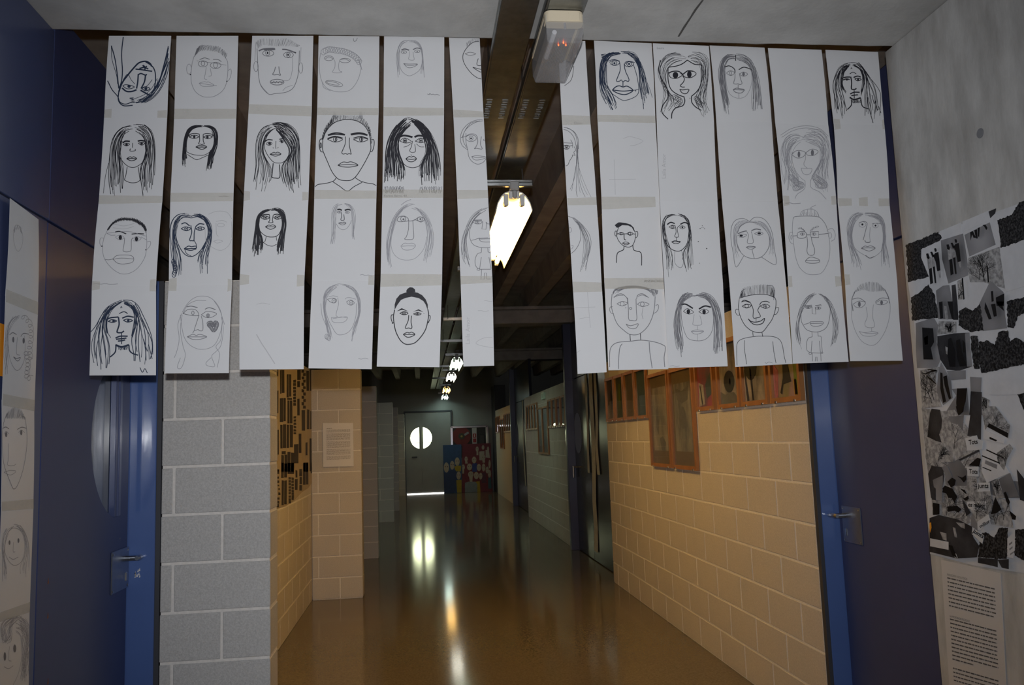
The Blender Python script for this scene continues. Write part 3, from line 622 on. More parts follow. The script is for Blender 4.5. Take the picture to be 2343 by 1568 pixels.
DRAW[0,3]='B;cb;w1.8;h 11 10 350 880 240 930 180 1020 130 1130 100 1250 110 1380 120 1480 / 350 900 270 960 225 1030 215 1120 245 1210 255 1330 250 1490;h 10 10 360 875 450 890 510 990 560 1080 610 1180 620 1300 600 1440 / 360 905 430 930 470 1010 460 1100 430 1220 440 1330 440 1480;w2;h 4 5 350 890 260 940 220 1030 220 1120 260 1210 / 350 905 280 960 240 1030 235 1120 280 1210;h 4 5 360 890 440 930 470 1010 465 1090 440 1200 / 360 905 430 950 455 1020 450 1100 420 1220;w3;220 1045 260 1025 325 1018;355 1028 400 1012 450 1020;w2;240 1055 270 1040 310 1050 280 1062 240 1055;d 285 1052 11;365 1045 400 1035 440 1048 400 1060 365 1045;d 405 1048 11;w3;325 1020 330 1080 315 1130 318 1145 350 1145 370 1132;300 1190 340 1175 400 1175;305 1200 350 1195 390 1190;320 1215 350 1212 380 1205;w2;350 1150 350 1240;w4;300 1245 350 1262 410 1245;w2.8;305 1245 300 1300 275 1330 255 1345;410 1245 415 1290 440 1315 485 1330;w1.5;h 12 2 320 1255 328 1290 / 405 1255 395 1290;w2;330 990 370 975 400 990;l 350 930 342 945 356 940;w1.6;100 1140 140 1090 190 1000 250 930;l 530 1200 560 1300 570 1240 590 1320 600 1360;500 1430 520 1470 540 1440 560 1475'
DRAW[1,2]='B;cb;w1.5;h 13 8 910 185 850 170 790 195 755 260 750 350 755 450 760 560 770 700 / 915 200 850 195 815 230 800 300 790 380 830 480 850 560 835 720;h 13 8 915 195 960 165 1020 180 1070 240 1085 330 1075 430 1060 540 1065 680 / 930 205 980 195 1030 225 1055 300 1050 380 1000 470 965 560 985 700;o 7 16 26 770 560 790 620 775 680;w1.8;920 210 860 205 810 240 790 310 800 390 830 460 870 510 920 525 970 500 1020 440 1050 370 1055 300 1030 235 980 200 920 210;w2.4;838 260 870 250 905 275;955 280 985 258 1025 262;w1.7;835 298 870 283 915 295 880 315 835 298;e 878 298 13 14;d 878 298 6;955 300 990 282 1028 295 990 312 955 300;e 990 297 12 14;d 990 297 6;w2;915 270 922 330 905 390 925 395 940 392 943 330 955 280;w1.5;940 390 960 430 955 470;w2;860 462 895 440 920 445 955 440 958 458 915 475 860 462;l 860 462 958 458;w1.4;865 465 880 500 920 522||B;cf;w1.1;1060 180 1130 155 1210 165 1250 220;1030 300 1040 400 1090 450 1160 475 1220 440 1250 380;1100 400 1140 390 1175 400 1130 415 1100 400;1120 250 1125 340 1140 360;e 1160 268 30 14;1120 240 1170 230 1210 245;1245 240 1250 330 1245 370'
DRAW[1,3]='B;cm;w1.1;830 1000 840 1090 860 1180 900 1240 960 1275 1010 1282 1070 1270 1120 1230 1160 1130 1170 1030 1150 950 1110 890 1060 855 990 848 930 870 880 920 845 980;850 990 890 920 960 885 1040 885;840 990 810 1080 820 1200 800 1300 780 1350;845 1000 830 1120 850 1250 870 1330 840 1430 805 1430 830 1350;1165 1020 1180 1120 1160 1250 1120 1300 1085 1340 1110 1420 1050 1415 1040 1390 1080 1350;1170 1060 1160 1200 1120 1260 1150 1320 1130 1430;1100 880 1150 960 1190 1080;cg;w1.7;880 935 920 930 970 942;1030 955 1065 942 1117 958;w1.2;850 990 890 958 940 955 970 975 975 1005 915 1005 850 990;e 932 985 10 16;1000 1000 1050 972 1125 990 1085 1020 1040 1022 1000 1000;e 1055 1006 12 14;e 1055 1006 6 8;850 990 915 1005 985 1008;980 1010 960 1070 945 1125 975 1120 985 1130 1012 1125 1012 1060 1000 1010;945 1125 930 1150;885 1180 930 1160 960 1168 990 1160 1045 1180 990 1200 930 1200 885 1180;l 885 1180 1045 1180;w1.3;o 34 13 12 1055 1070 1080 1062 1095 1090 1115 1060 1130 1075 1120 1110 1100 1130 1080 1105 1060 1080 1110 1090'
DRAW[2,2]='B;w1.9;h 30 4 1565 135 1500 150 1455 200 1440 290 1425 380 1415 460 1410 540 / 1570 148 1520 165 1480 205 1468 290 1490 350 1505 420 1495 530;h 26 4 1570 135 1640 128 1680 175 1692 260 1685 350 1675 440 1665 545 / 1570 150 1620 152 1655 195 1662 270 1640 340 1615 420 1610 530;w1.5;1475 220 1470 290 1490 330 1530 358 1575 366 1620 355 1650 310 1660 250 1650 190;w2.2;1490 195 1515 182 1557 183;1590 183 1625 180 1655 195;w1.5;1485 208 1520 193 1555 208 1520 223 1485 208;d 1522 208 8;e 1522 208 14;1590 208 1620 193 1655 208 1620 222 1590 208;d 1620 207 8;e 1620 207 14;l 1490 190 1500 204;l 1502 184 1510 198;l 1645 188 1640 200;w1.6;1557 185 1558 230 1548 245 1567 250 1585 245 1580 228 1588 185;1522 283 1550 268 1565 272 1585 266 1607 283 1565 303 1522 283;l 1522 283 1607 283;w1.2;1530 360 1520 400 1505 410;1610 355 1615 395;1505 410 1540 432 1580 440 1615 425'
DRAW[2,3]='B;cf;w2;1450 1160 1490 1230 1530 1290 1600 1400;w1;1450 915 1500 905 1560 915'
DRAW[3,2]='D;cm;w1.1;h 7 4 350 95 290 100 260 160 255 260 248 400 235 480 / 350 105 310 115 300 170 295 260 290 380 275 470;h 6 4 350 95 420 100 455 160 460 240 445 350 460 460 / 355 105 400 115 425 170 425 240 430 350 440 460;ck;w3.4;305 150 325 147 345 155;368 155 395 148 420 152;cg;w1.2;e 322 170 18 8;e 390 172 18 8;d 322 170 5;d 388 172 5;w1.9;340 175 342 210 335 235 350 242 365 232 360 190;w1.4;315 265 335 258 350 262 362 255 380 265 350 280 315 265;l 315 265 380 265;cm;w1.1;295 270 320 305 350 320 385 310 415 270 425 240;500 708 520 703 545 712 570 708 600 716'
DRAW[3,3]='D;cm;w1.2;h 12 5 330 780 250 800 195 860 185 950 190 1040 215 1150 240 1270 / 330 795 270 830 215 890 200 960 205 1050 245 1160 265 1280;h 12 5 330 780 420 795 480 860 505 950 500 1050 460 1180 430 1350 / 340 800 410 815 460 870 480 960 485 1060 440 1160 415 1280;215 900 205 1000 230 1090 260 1150 300 1210 345 1218 400 1195 440 1140 465 1050 470 950;cg;w1.1;220 915 265 905 300 920 285 945 250 940 220 915;e 275 928 16 18;d 277 928 5;385 935 420 920 450 945 425 965 395 955 385 935;e 422 943 15 16;d 422 945 5;cm;230 895 270 885 310 895;375 915 380 905 410 900 465 915;310 900 315 960 300 1020 295 1055 310 1062;255 1070 310 1072 390 1065 370 1105 310 1115 265 1105 255 1070;265 1080 300 1075 340 1065 390 1075;o 4 16 24 210 1230 240 1250;485 1420 510 1426 540 1418 570 1426;165 950 175 1050 210 1140'
DRAW[4,2]='D;cm;w1.2;h 13 5 930 90 850 130 790 210 745 330 720 450 730 570 755 685 / 950 110 880 140 820 220 780 330 760 450 755 560 770 650;h 13 5 930 120 1010 140 1080 210 1125 320 1130 430 1110 530 1090 630 / 940 140 1000 160 1050 230 1075 330 1070 430 1045 530 1030 630;w1;790 270 770 370 765 460 790 530 840 570 900 580 960 570 1010 530 1050 470 1070 380;cg;w1.4;815 235 835 210 880 205 910 225 915 245 960 240 1000 215 1035 215 1050 235 1020 255 985 240 960 235;e 868 228 22 22;d 870 232 9;e 1012 230 22 20;d 1015 230 9;815 235 830 252 880 250 912 245;w1.3;915 240 912 320 895 380 880 400 910 405 955 395 955 320 950 240;cm;w1.2;848 460 880 435 910 440 945 435 973 455 950 485 900 495 865 485 848 460;855 462 910 458 970 460;850 110 890 80 935 62;870 120 920 100 965 105'
T[4,2]=[('Kerena Barnoi 4A','D',704,40,1,0,27,'g')]
DRAW[4,3]='D;F 895 855 895 840 905 825 925 812 950 815 968 830 972 852;F 795 1005 795 960 810 910 840 875 890 857 890 903 850 920 820 960;F 890 857 935 850 990 858 1000 905 940 893 890 903;F 990 858 1030 880 1060 915 1078 960 1078 1010 1060 960 1040 930 1000 905;w2.2;795 1005 785 1060 790 1120 805 1190 840 1260 880 1295 920 1300 970 1285 1020 1235 1060 1170 1080 1090 1085 1040 1078 1000;w1.8;788 1048 768 1050 765 1080 775 1110 785 1115;1085 1055 1098 1058 1095 1090 1080 1115;d 778 1118 7;d 1082 1112 7;F 812 1018 855 990 915 1020 860 1005;F 950 1022 1000 1000 1042 1025 995 1012;w1.6;838 1035 875 1020 910 1035 875 1048 838 1035;e 875 1034 14 13;D 875 1034 6 12;955 1040 990 1028 1022 1040 990 1052 955 1040;e 990 1039 13 12;D 990 1039 6 11;w1.9;915 1050 910 1100 888 1150 892 1165 915 1160 935 1167 943 1150 935 1110 938 1055;868 1215 900 1198 920 1203 940 1196 968 1215 935 1235 900 1238 868 1215;l 868 1215 968 1215;d 1045 1038 3;cg;w1;l 895 853 972 853'
DRAW[5,2]='D;cg;w1.2;h 10 5 1600 130 1520 150 1450 210 1400 300 1370 400 1365 510 1400 640 / 1600 140 1540 170 1480 230 1430 320 1405 420 1420 530 1455 655;1470 240 1435 330 1440 400 1470 450 1530 472 1590 475 1615 465;1465 245 1500 250 1540 248 1530 268 1490 270 1465 255;e 1500 258 14 12;d 1500 258 6;w2;l 1465 240 1540 238;l 1570 240 1608 240;w1.2;l 1570 250 1605 248;1575 255 1580 268 1605 272;l 1548 250 1540 315 1575 318 1580 255;1450 412 1480 405 1515 395 1612 388;1515 388 1525 415 1560 425 1612 425;l 1520 400 1612 398;l 1538 475 1535 515;l 1590 475 1592 510;1535 515 1500 530 1482 580 1488 630 1510 655;l 1535 555 1520 660;1592 510 1605 515 1612 520;l 1600 555 1618 655;l 1530 658 1618 658;l 1538 660 1532 745 1560 742 1562 690 1578 690 1582 742 1612 740;e 1512 660 14 8'
DRAW[5,3]='D;cf;w1.1;1505 1012 1540 1012 1560 1020 1600 1012;1560 925 1630 935;1645 1240 1560 1245 1490 1285 1530 1310 1640 1330'
T[5,3]=[('Laila Amor','D',1436,1300,0,-1,52,'f')]
DRAW[6,0]='E;w1.1;160 340 150 420 130 470 80 510'
DRAW[6,1]='E;cg;w1.2;62 865 120 875 170 920 190 990 195 1060 190 1150;62 880 110 895 155 940 175 1000 188 1080;100 870 160 900 195 960 200 1050;h 7 5 185 1000 185 1150 140 1330 110 1400 125 1495 / 190 1020 195 1150 230 1290 290 1410 345 1495;ck;e 98 1035 24 18;e 98 1035 12;d 98 1036 6;75 1020 120 1025 150 1020;cg;65 995 110 998 150 1000;132 970 148 1000 150 1040;ck;w1;165 1030 175 1060 160 1080 172 1105 150 1100 145 1120 125 1150 110 1185 90 1195'
T[6,1]=[('Oren','E',160,838,1,0,32,'m')]
DRAW[6,2]='F;cg;w1.2;h 10 5 105 195 170 215 240 280 290 360 305 450 280 560 245 700 / 105 205 150 225 200 280 220 350 240 430 230 560 200 690;110 200 170 230 205 300 215 370 200 430 170 480 135 512;cm;e 125 315 12 20;135 445 150 445 148 460 138 475'
DRAW[6,3]='F;cf;w1;270 820 280 960 295 1130;170 965 335 958;205 1055 240 1050 260 1045 290 1045;180 1340 210 1320'
DRAW[7,0]='E;cb;w1.7;h 17 7 540 220 450 230 395 280 375 380 378 500 400 600 490 770 / 560 240 480 250 440 300 430 400 440 500 500 580 555 745;h 14 7 560 215 650 215 710 270 755 370 790 480 820 580 835 655 / 570 235 640 245 690 310 715 420 725 520 735 600 740 735;w1.5;440 330 440 430 450 520 480 570 520 600 550 620 590 635 650 620 700 590 715 540 700 430 670 330;465 310 505 290 550 305 535 330 500 335 470 320;e 507 315 22 18;d 507 317 9;455 300 500 285 552 298;590 325 630 305 670 318 650 345 610 345 590 325;e 632 323 20;d 632 323 9;595 310 630 300 680 310;w1.9;552 310 555 380 525 465 550 470 565 460 580 475 600 465 625 472 630 450 600 380 590 320;l 580 475 580 520;w2.4;490 545 520 518 550 510 580 520 610 512 640 525 665 550 630 575 590 585 540 575 500 555 490 545;490 545 580 555 665 548;w1.3;665 548 690 545 715 540;d 688 553 5;w2.2;s 10 395 245 400 300 / 430 235 435 290'
DRAW[7,1]='E;cf;w1;580 960 640 945 720 965 750 985 690 1015 640 1022;l 505 1140 515 1440;l 460 1310 690 1308'
DRAW[7,2]='F;F 497 275 520 258 530 252 545 252 545 285 530 295 515 297;F 545 252 590 258 630 270 610 278 560 275 545 285;F 630 270 655 295 672 345 655 320 640 293 610 278;w1.5;530 295 515 340 520 385 550 430 590 455 630 455 655 430 670 380 670 340;e 508 345 10 22;670 330 688 330 690 360 678 378 668 378;528 347 550 335 575 347 550 357 528 347;l 520 347 528 347;598 347 625 332 650 347 625 360 598 347;l 575 348 598 347;l 650 347 670 350;e 622 346 10;e 552 347 8;w2;575 348 577 390 592 400;w1.4;562 425 590 415 620 428 590 440 562 425;l 562 428 620 428;w1.9;575 450 570 480 540 495 518 515 512 590;648 440 655 480 685 493 710 500 722 530 722 612'
T[7,2]=[('ANNACHELIS','F',742,751,1,0,29,'k')]
DRAW[7,3]='F;cg;w1.2;h 16 5 480 850 500 810 570 785 700 785 800 805 860 820 / 500 870 530 830 600 800 700 800 790 825 830 880;s 14 800 810 840 810 860 820 / 810 860 830 870 850 850;w1.5;475 850 470 950 490 1030 520 1100 570 1150 620 1185 680 1190 730 1165 780 1110 815 1030 830 950 835 870;w1.2;480 955 460 960 455 985 470 1010 490 1010;838 945 860 940 862 970 845 1000 825 1010;w1.5;490 880 520 855 560 850 600 885 605 930;680 890 690 860 730 848 780 880;w1.2;490 875 530 862 570 860;690 870 730 858 770 875;515 932 560 912 605 928 560 950 515 932;e 560 932 16 19;685 935 725 915 785 935 730 955 685 935;e 728 935 16 18;w1.4;605 880 612 980 615 1060 640 1070 680 1065 678 980 675 890;d 585 940 4;d 590 965 4;e 630 970 10 8;592 1100 630 1115 692 1098 680 1130 650 1140 615 1130 592 1100;ck;w1.6;l 625 1185 628 1240;l 712 1180 715 1235;cg;455 1460 455 1350 470 1290 520 1255 620 1245 720 1235 830 1250 900 1275 920 1300 910 1380 915 1460;530 1475 530 1400 540 1300 560 1265;785 1250 790 1330 800 1400 810 1470;cm;w1;735 960 725 1020 735 1060'
DRAW[8,0]='E;w1.1;h 14 13 1130 260 1040 210 950 230 900 300 880 400 920 500 930 600 890 700 900 790 / 1130 290 1050 300 970 350 930 430 950 520 960 580 1050 640 1000 700 980 790;h 16 13 1130 260 1200 205 1280 230 1310 300 1300 400 1310 500 1290 600 1320 700 1330 800 / 1140 290 1200 310 1250 340 1255 420 1240 500 1220 580 1190 650 1230 700 1260 790;o 8 20 22 1010 600 1070 640 1030 680;o 6 18 22 1200 610 1230 650 1260 680;w2.3;965 355 965 450 980 520 1010 560 1060 590 1105 605;1250 330 1255 430 1240 510 1210 560 1165 600;965 352 1040 340 1090 320 1130 290;1130 290 1190 325 1250 330;900 290 885 380 920 470 965 560 960 620 920 680 915 740 965 795;w1.8;970 405 1010 385 1060 390 1090 415 1040 445 990 440 970 410;D 1028 418 24 28;1090 415 1130 382 1180 385 1205 410 1160 440 1110 435 1090 415;D 1147 412 20 30;w2.6;965 402 1010 386 1060 388 1088 412 1130 384 1180 386;w2;1090 425 1105 450 1095 480 1070 508 1085 520 1108 520;1065 540 1090 545 1142 540 1130 570 1105 578 1080 565 1065 540;w2.4;1100 600 1108 640 1090 680 1030 700 1000 740 995 790;1165 600 1168 650 1200 690 1250 720;d 1152 616 4'
T[8,0]=[('Laura','E',868,196,1,0,28,'m')]
T[8,1]=[('Laila Amor','E',945,1305,0,-1,48,'f')]
DRAW[8,2]='F;w1.2;h 11 7 1010 185 950 175 910 205 898 260 905 400 920 560 930 730 / 1010 195 960 195 930 220 915 280 935 420 985 520 985 710;h 11 7 1010 180 1070 178 1110 210 1125 280 1140 400 1150 550 1155 700 / 1010 195 1060 195 1095 220 1115 300 1110 420 1050 520 1110 710;w1.7;905 270 905 370 930 430 970 475 1020 492 1060 480 1100 430 1115 350 1118 250 1100 215;w3;935 270 965 252 998 262;1045 268 1080 253 1110 265;w1.2;950 290 980 275 1005 290 980 305 950 290;e 980 290 11;d 981 291 5;1040 295 1060 280 1085 293 1060 307 1040 295;d 1062 293 8;w1.3;1000 275 1010 330 998 370 1025 375 1028 360 1020 300 1045 275;l 1013 378 1013 405;w1.6;972 415 1000 405 1025 410 1045 412 1030 425 1000 430 972 415;l 972 415 1045 413;cg;w1;1000 490 1000 590 1045 630 1070 590 1055 480;ck;d 1228 280 3;d 1210 303 4;d 1248 305 3;d 1195 412 4;d 1265 470 5;d 1205 593 3;cm;1215 300 1235 292 1250 310'
DRAW[8,3]='F;cg;w1.4;h 20 5 1160 850 1100 825 1040 880 1005 980 990 1100 1005 1250 1030 1390 / 1165 870 1110 880 1060 930 1045 1010 1050 1120 1075 1250 1075 1395;h 20 5 1165 845 1230 830 1310 870 1370 970 1395 1100 1400 1250 1400 1395 / 1165 875 1220 870 1280 910 1310 1000 1325 1120 1325 1250 1315 1400;w1.1;1050 950 1055 1050 1075 1150 1110 1220 1180 1240 1250 1230 1300 1180 1320 1100 1320 980;ck;w3.4;1050 940 1090 935 1150 970;1200 975 1250 950 1300 960;w1.2;1070 995 1105 972 1155 1000 1115 1018 1070 995;D 1112 997 15 20;1198 998 1240 975 1282 995 1245 1018 1198 998;D 1243 998 15 19;cm;w1.1;1160 1020 1152 1080 1150 1105 1185 1112 1220 1105 1222 1080 1208 1030;l 1187 1115 1188 1150;w1.4;1135 1162 1170 1150 1210 1152 1240 1162 1200 1182 1160 1182 1135 1162;l 1135 1162 1240 1162;w1;l 1188 1185 1188 1240;955 1452 985 1448 1010 1454 1040 1450'
DRAW[9,0]='G;cg;w1.5;h 22 5 245 175 170 170 120 220 98 310 100 420 125 560 150 715 / 245 215 190 215 155 270 148 350 160 450 185 570 195 730;w1.3;h 20 5 250 172 320 175 385 220 430 310 460 430 485 570 495 715 / 250 230 310 235 360 270 390 340 400 450 395 570 395 710;cm;w1.1;150 300 160 400 175 490 210 545 270 568 330 555 370 500 392 420 390 320;ck;w2.2;l 248 178 248 232;145 290 190 278 235 305 242 340;275 312 320 290 375 305 395 320;cg;w1.2;165 340 200 322 238 340 205 365 165 345;e 203 343 9 18;282 350 318 333 355 352 320 372 282 355;D 318 352 12 18;w1.4;242 345 240 390 230 435 255 442 268 438 285 445 305 435 290 390 282 345;l 270 445 270 480;w1.7;225 490 255 478 280 482 325 492 300 520 265 520 240 510 225 490;l 225 490 325 495;w1;l 275 525 277 568'
DRAW[9,2]='H;cg;w1.2;355 250 300 225 235 240 200 300 195 400 215 520 240 640 305 545;355 250 400 215 470 225 520 280 550 360 565 480 578 618 455 555;cm;w1;h 10 4 340 245 270 240 215 300 210 400 225 520 240 620 / 355 258 290 270 255 330 245 400 260 480 300 545;h 10 4 365 250 430 240 500 280 545 370 560 480 575 600 / 360 258 430 280 500 340 525 420 520 480 470 545;cg;w1.3;245 370 245 430 270 500 320 550 395 568 460 550 510 490 525 420 510 350 450 280 355 255 280 290 250 350;w2.4;255 355 290 340 330 330;370 328 410 315 452 322;w1.2;252 372 285 358 330 365 300 385 262 382;ck;D 283 372 15 9;D 437 352 15 9;cg;395 355 435 338 470 352 440 368 400 360;330 335 345 370 335 430 360 438 385 430 382 390 370 335;w1.4;325 470 350 462 380 463 405 468 380 485 350 485 325 470;l 325 470 405 468;w1.2;375 485 385 530 395 565'
DRAW[9,3]='H;w1.4;s 44 285 870 300 820 370 800 450 790 530 795 565 830 / 275 900 330 885 400 875 470 870 530 880 560 905;cg;w1.3;265 920 285 850 320 825;500 800 550 800 570 850 560 920;ck;w1.5;265 920 260 990 275 1060 310 1130 350 1170 385 1190 430 1200 470 1190 510 1140 550 1080 575 1000 580 930 570 900;270 905 340 885 420 873 500 875 570 900;w1.2;262 1000 240 1000 235 1025 250 1050 272 1050;575 990 600 985 602 1005 585 1040 565 1045;w1.8;285 940 310 922 360 940;440 962 460 938 500 932 525 945;w1.4;290 936 320 930 355 944;290 975 325 957 370 970 330 990 290 975;e 330 973 16 14;440 972 490 957 528 975 490 993 440 972;e 485 977 14 14;d 487 977 6;w1.6;360 940 385 1000 385 1070 410 1075 445 1065 440 1040 425 1010 440 975;w1.9;342 1082 370 1105 410 1110 450 1100 483 1078 470 1115 440 1130 410 1133 375 1120 342 1082;w1.2;l 410 1075 410 1108;w1.4;l 382 1195 385 1230;l 460 1195 467 1235;w1.2;248 1480 245 1370 250 1290 290 1255 380 1235 470 1230 560 1235 610 1260 635 1310 650 1400 665 1460;310 1265 310 1330 330 1470;553 1275 560 1350 580 1460;cm;485 1455 500 1462 520 1450 550 1460'
DRAW[10,1]='G;cm;w1.1;h 22 14 850 900 760 870 680 920 650 1020 660 1150 670 1280 700 1420 / 850 940 800 970 760 1020 750 1110 770 1220 830 1300 760 1430;h 22 14 850 890 960 830 1050 900 1090 1010 1090 1150 1090 1300 1080 1420 / 860 940 930 980 1000 1010 1010 1100 990 1200 930 1290 1040 1430;o 16 26 26 740 1270 800 1330 840 1350 780 1380;o 14 26 26 950 1270 1010 1310 1050 1350 980 1350;650 900 750 840 880 815 1000 840 1080 910;660 920 760 860 880 835 1000 860 1070 920;755 1050 755 1130 780 1210 830 1280 870 1310;1005 1010 1005 1120 985 1200 940 1260 920 1310;cg;w1.2;750 1075 790 1040 840 1040 875 1060 850 1095 800 1105 750 1075;D 815 1072 12 29;875 1060 920 1028 960 1028 988 1050 950 1080 900 1082 875 1060;D 936 1058 14 28;cm;872 1060 875 1110 860 1150 865 1175 890 1195;835 1195 880 1198 930 1200 920 1240 885 1255 850 1240 835 1195;870 1310 865 1380 800 1430 780 1470;920 1300 925 1370 1000 1410 1060 1475'
DRAW[10,2]='H;cm;w1.1;785 200 800 165 850 145 900 148 935 175 950 215;h 10 2 800 165 790 200 / 935 175 948 212;l 820 155 815 200;l 850 148 848 200;l 880 146 880 202;l 910 155 912 205;870 145 880 130 910 115 920 110;875 145 890 140;cg;w1.2;725 230 740 210 800 205 880 205 950 215 1000 270 1025 340;cm;1025 340 1040 440 1035 560 1000 650 960 695 900 705 840 695 780 640 745 540 730 420 720 320 725 230;725 345 700 345 690 390 705 430 730 445;e 712 385 6 18;1025 320 1060 310 1085 350 1080 400 1050 420;e 1042 370 14 24;cg;s 12 770 305 795 300 825 325 / 772 318 800 318 828 342;s 12 870 325 900 297 945 285 / 878 335 910 312 945 300;w1.5;765 345 800 335 835 345 838 380 800 395 765 385 762 350;l 872 340 943 335 945 388 880 385 872 340;l 722 375 762 372;l 838 365 872 365;l 943 362 1025 352;w1.1;e 805 358 18 10;D 805 358 5 10;e 905 358 18 10;D 902 357 5 10;w1.4;845 380 850 440 845 500 855 530 880 540 905 530 910 490 890 430 882 385;832 585 860 560 882 555 910 560 950 578 945 600 890 608 840 600 832 585;l 832 585 950 582;cm;660 95 700 92 730 98 790 94'
DRAW[10,3]='H;cg;w1.1;h 9 5 930 855 860 880 800 950 760 1060 745 1170 760 1270 790 1370 / 930 870 880 900 830 970 795 1060 780 1160 790 1260 820 1370;h 10 5 930 855 1000 880 1060 950 1100 1060 1120 1160 1100 1260 1070 1360 / 940 870 990 900 1030 970 1055 1060 1070 1160 1060 1250 1035 1345;w1.3;840 920 800 1010 795 1090 815 1140 850 1180 920 1195 980 1180 1020 1140 1040 1060 1040 980 1010 920;w1.8;l 820 972 885 965 885 990;w1.2;820 972 850 985 885 975;e 855 985 22 10;D 855 985 8 8;w1.8;l 915 970 965 962 965 975;w1.2;e 940 990 24 10;D 942 990 8 8;l 888 980 890 1040 920 1042 915 980;815 1132 850 1122 870 1115;870 1108 980 1108 970 1135 930 1145 885 1140 870 1110;l 875 1122 978 1120;l 887 1195 890 1235;l 938 1195 940 1230;890 1235 855 1250 840 1300 845 1350 870 1370;l 888 1270 880 1370;940 1230 965 1235 970 1290 975 1365;l 950 1270 960 1370;l 880 1372 965 1375;l 890 1375 892 1445;l 962 1375 965 1445;l 915 1445 918 1410 930 1408 932 1445;e 873 1378 12 8;e 973 1372 8 6'
DRAW[11,0]='G;w1.8;h 11 9 1280 250 1190 280 1140 370 1110 450 1120 560 1140 680 1150 775 / 1285 270 1220 300 1185 380 1190 470 1230 560 1245 650 1260 785;h 11 9 1290 245 1370 255 1420 330 1480 420 1540 520 1555 640 1540 790 / 1300 270 1370 290 1400 360 1405 450 1390 560 1410 660 1410 780;w2.2;h 6 4 1285 262 1210 310 1190 400 1200 470 1240 550 / 1290 272 1230 320 1210 400 1215 470 1260 550;h 6 4 1295 262 1370 300 1400 370 1400 460 1370 560 / 1300 272 1360 310 1385 380 1385 460 1350 560;w3;1190 395 1230 380 1275 378;1305 382 1340 370 1370 378;1210 405 1240 395 1270 400;d 1245 402 9;w2;1315 395 1345 388 1375 400 1340 412 1315 395;d 1345 400 9;w3;1280 375 1288 430 1285 470 1290 488 1320 488 1330 478;1275 530 1310 515 1360 515;1285 545 1320 540 1345 538;w2;l 1310 490 1312 570;w4;1270 560 1310 580 1370 565;w2.6;1285 580 1285 630 1250 670;1370 570 1385 640 1440 665;w1.6;h 12 2 1290 585 1296 618 / 1375 580 1368 612;w1.8;1270 350 1300 335 1330 350;l 1285 292 1280 304 1294 300;l 1470 540 1490 620 1500 590 1520 680 1530 640 1550 700;1430 560 1440 640 1480 790'
DRAW[11,2]='H;cm;w1.2;h 20 6 1330 175 1250 175 1200 240 1190 340 1200 450 1220 560 1240 670 / 1330 200 1270 220 1240 290 1225 380 1250 480 1300 570 1320 680;h 18 6 1330 175 1420 175 1490 220 1515 320 1520 440 1540 560 1560 660 / 1340 205 1420 215 1480 260 1495 360 1490 450 1480 570 1480 680;w1.1;1240 290 1230 380 1250 470 1290 510 1340 540 1380 563 1430 545 1480 500 1490 440;e 1318 276 30 24;ck;d 1318 276 9;d 1430 285 8;cm;e 1430 285 24 20;cg;w1.4;1290 262 1330 250 1358 265 1350 310 1335 370 1325 410;w1.1;1400 270 1440 265 1478 270;cm;1385 300 1380 370 1385 420;cg;w1.8;1340 410 1345 425 1362 430 1380 428 1385 420;w1.4;1308 480 1340 460 1362 465 1390 458 1428 478 1390 500 1360 500 1308 480;1308 480 1360 476 1428 478;w1.9;1345 540 1380 563 1420 550;l 1492 445 1482 500'
DRAW[11,3]='H;cg;w1.2;s 50 1255 845 1300 790 1370 768 1450 775 1510 830 / 1265 850 1320 835 1390 850 1460 845 1515 840;cm;w1.1;1250 850 1230 920 1225 1000 1230 1090 1260 1190 1310 1270 1370 1305 1420 1305 1470 1260 1520 1170 1550 1060 1555 960 1535 890 1510 835;cg;w1.9;1255 850 1228 920 1238 1015;1512 838 1540 895 1550 950;w1.4;1230 915 1290 905 1345 938;1430 935 1480 905 1545 910;w1.1;1240 955 1290 930 1345 945 1310 985 1260 980 1240 955;D 1292 958 12 24;1430 945 1480 922 1535 935 1500 960 1450 960 1430 945;D 1482 943 12 18;cm;1350 980 1360 1060 1340 1120 1350 1150 1385 1158 1420 1150 1420 1120 1405 1060 1412 960;1290 1190 1340 1200 1375 1195 1405 1190 1452 1203 1420 1225 1370 1232 1320 1222 1290 1190;1290 1190 1370 1208 1452 1203;l 1397 1158 1397 1190'
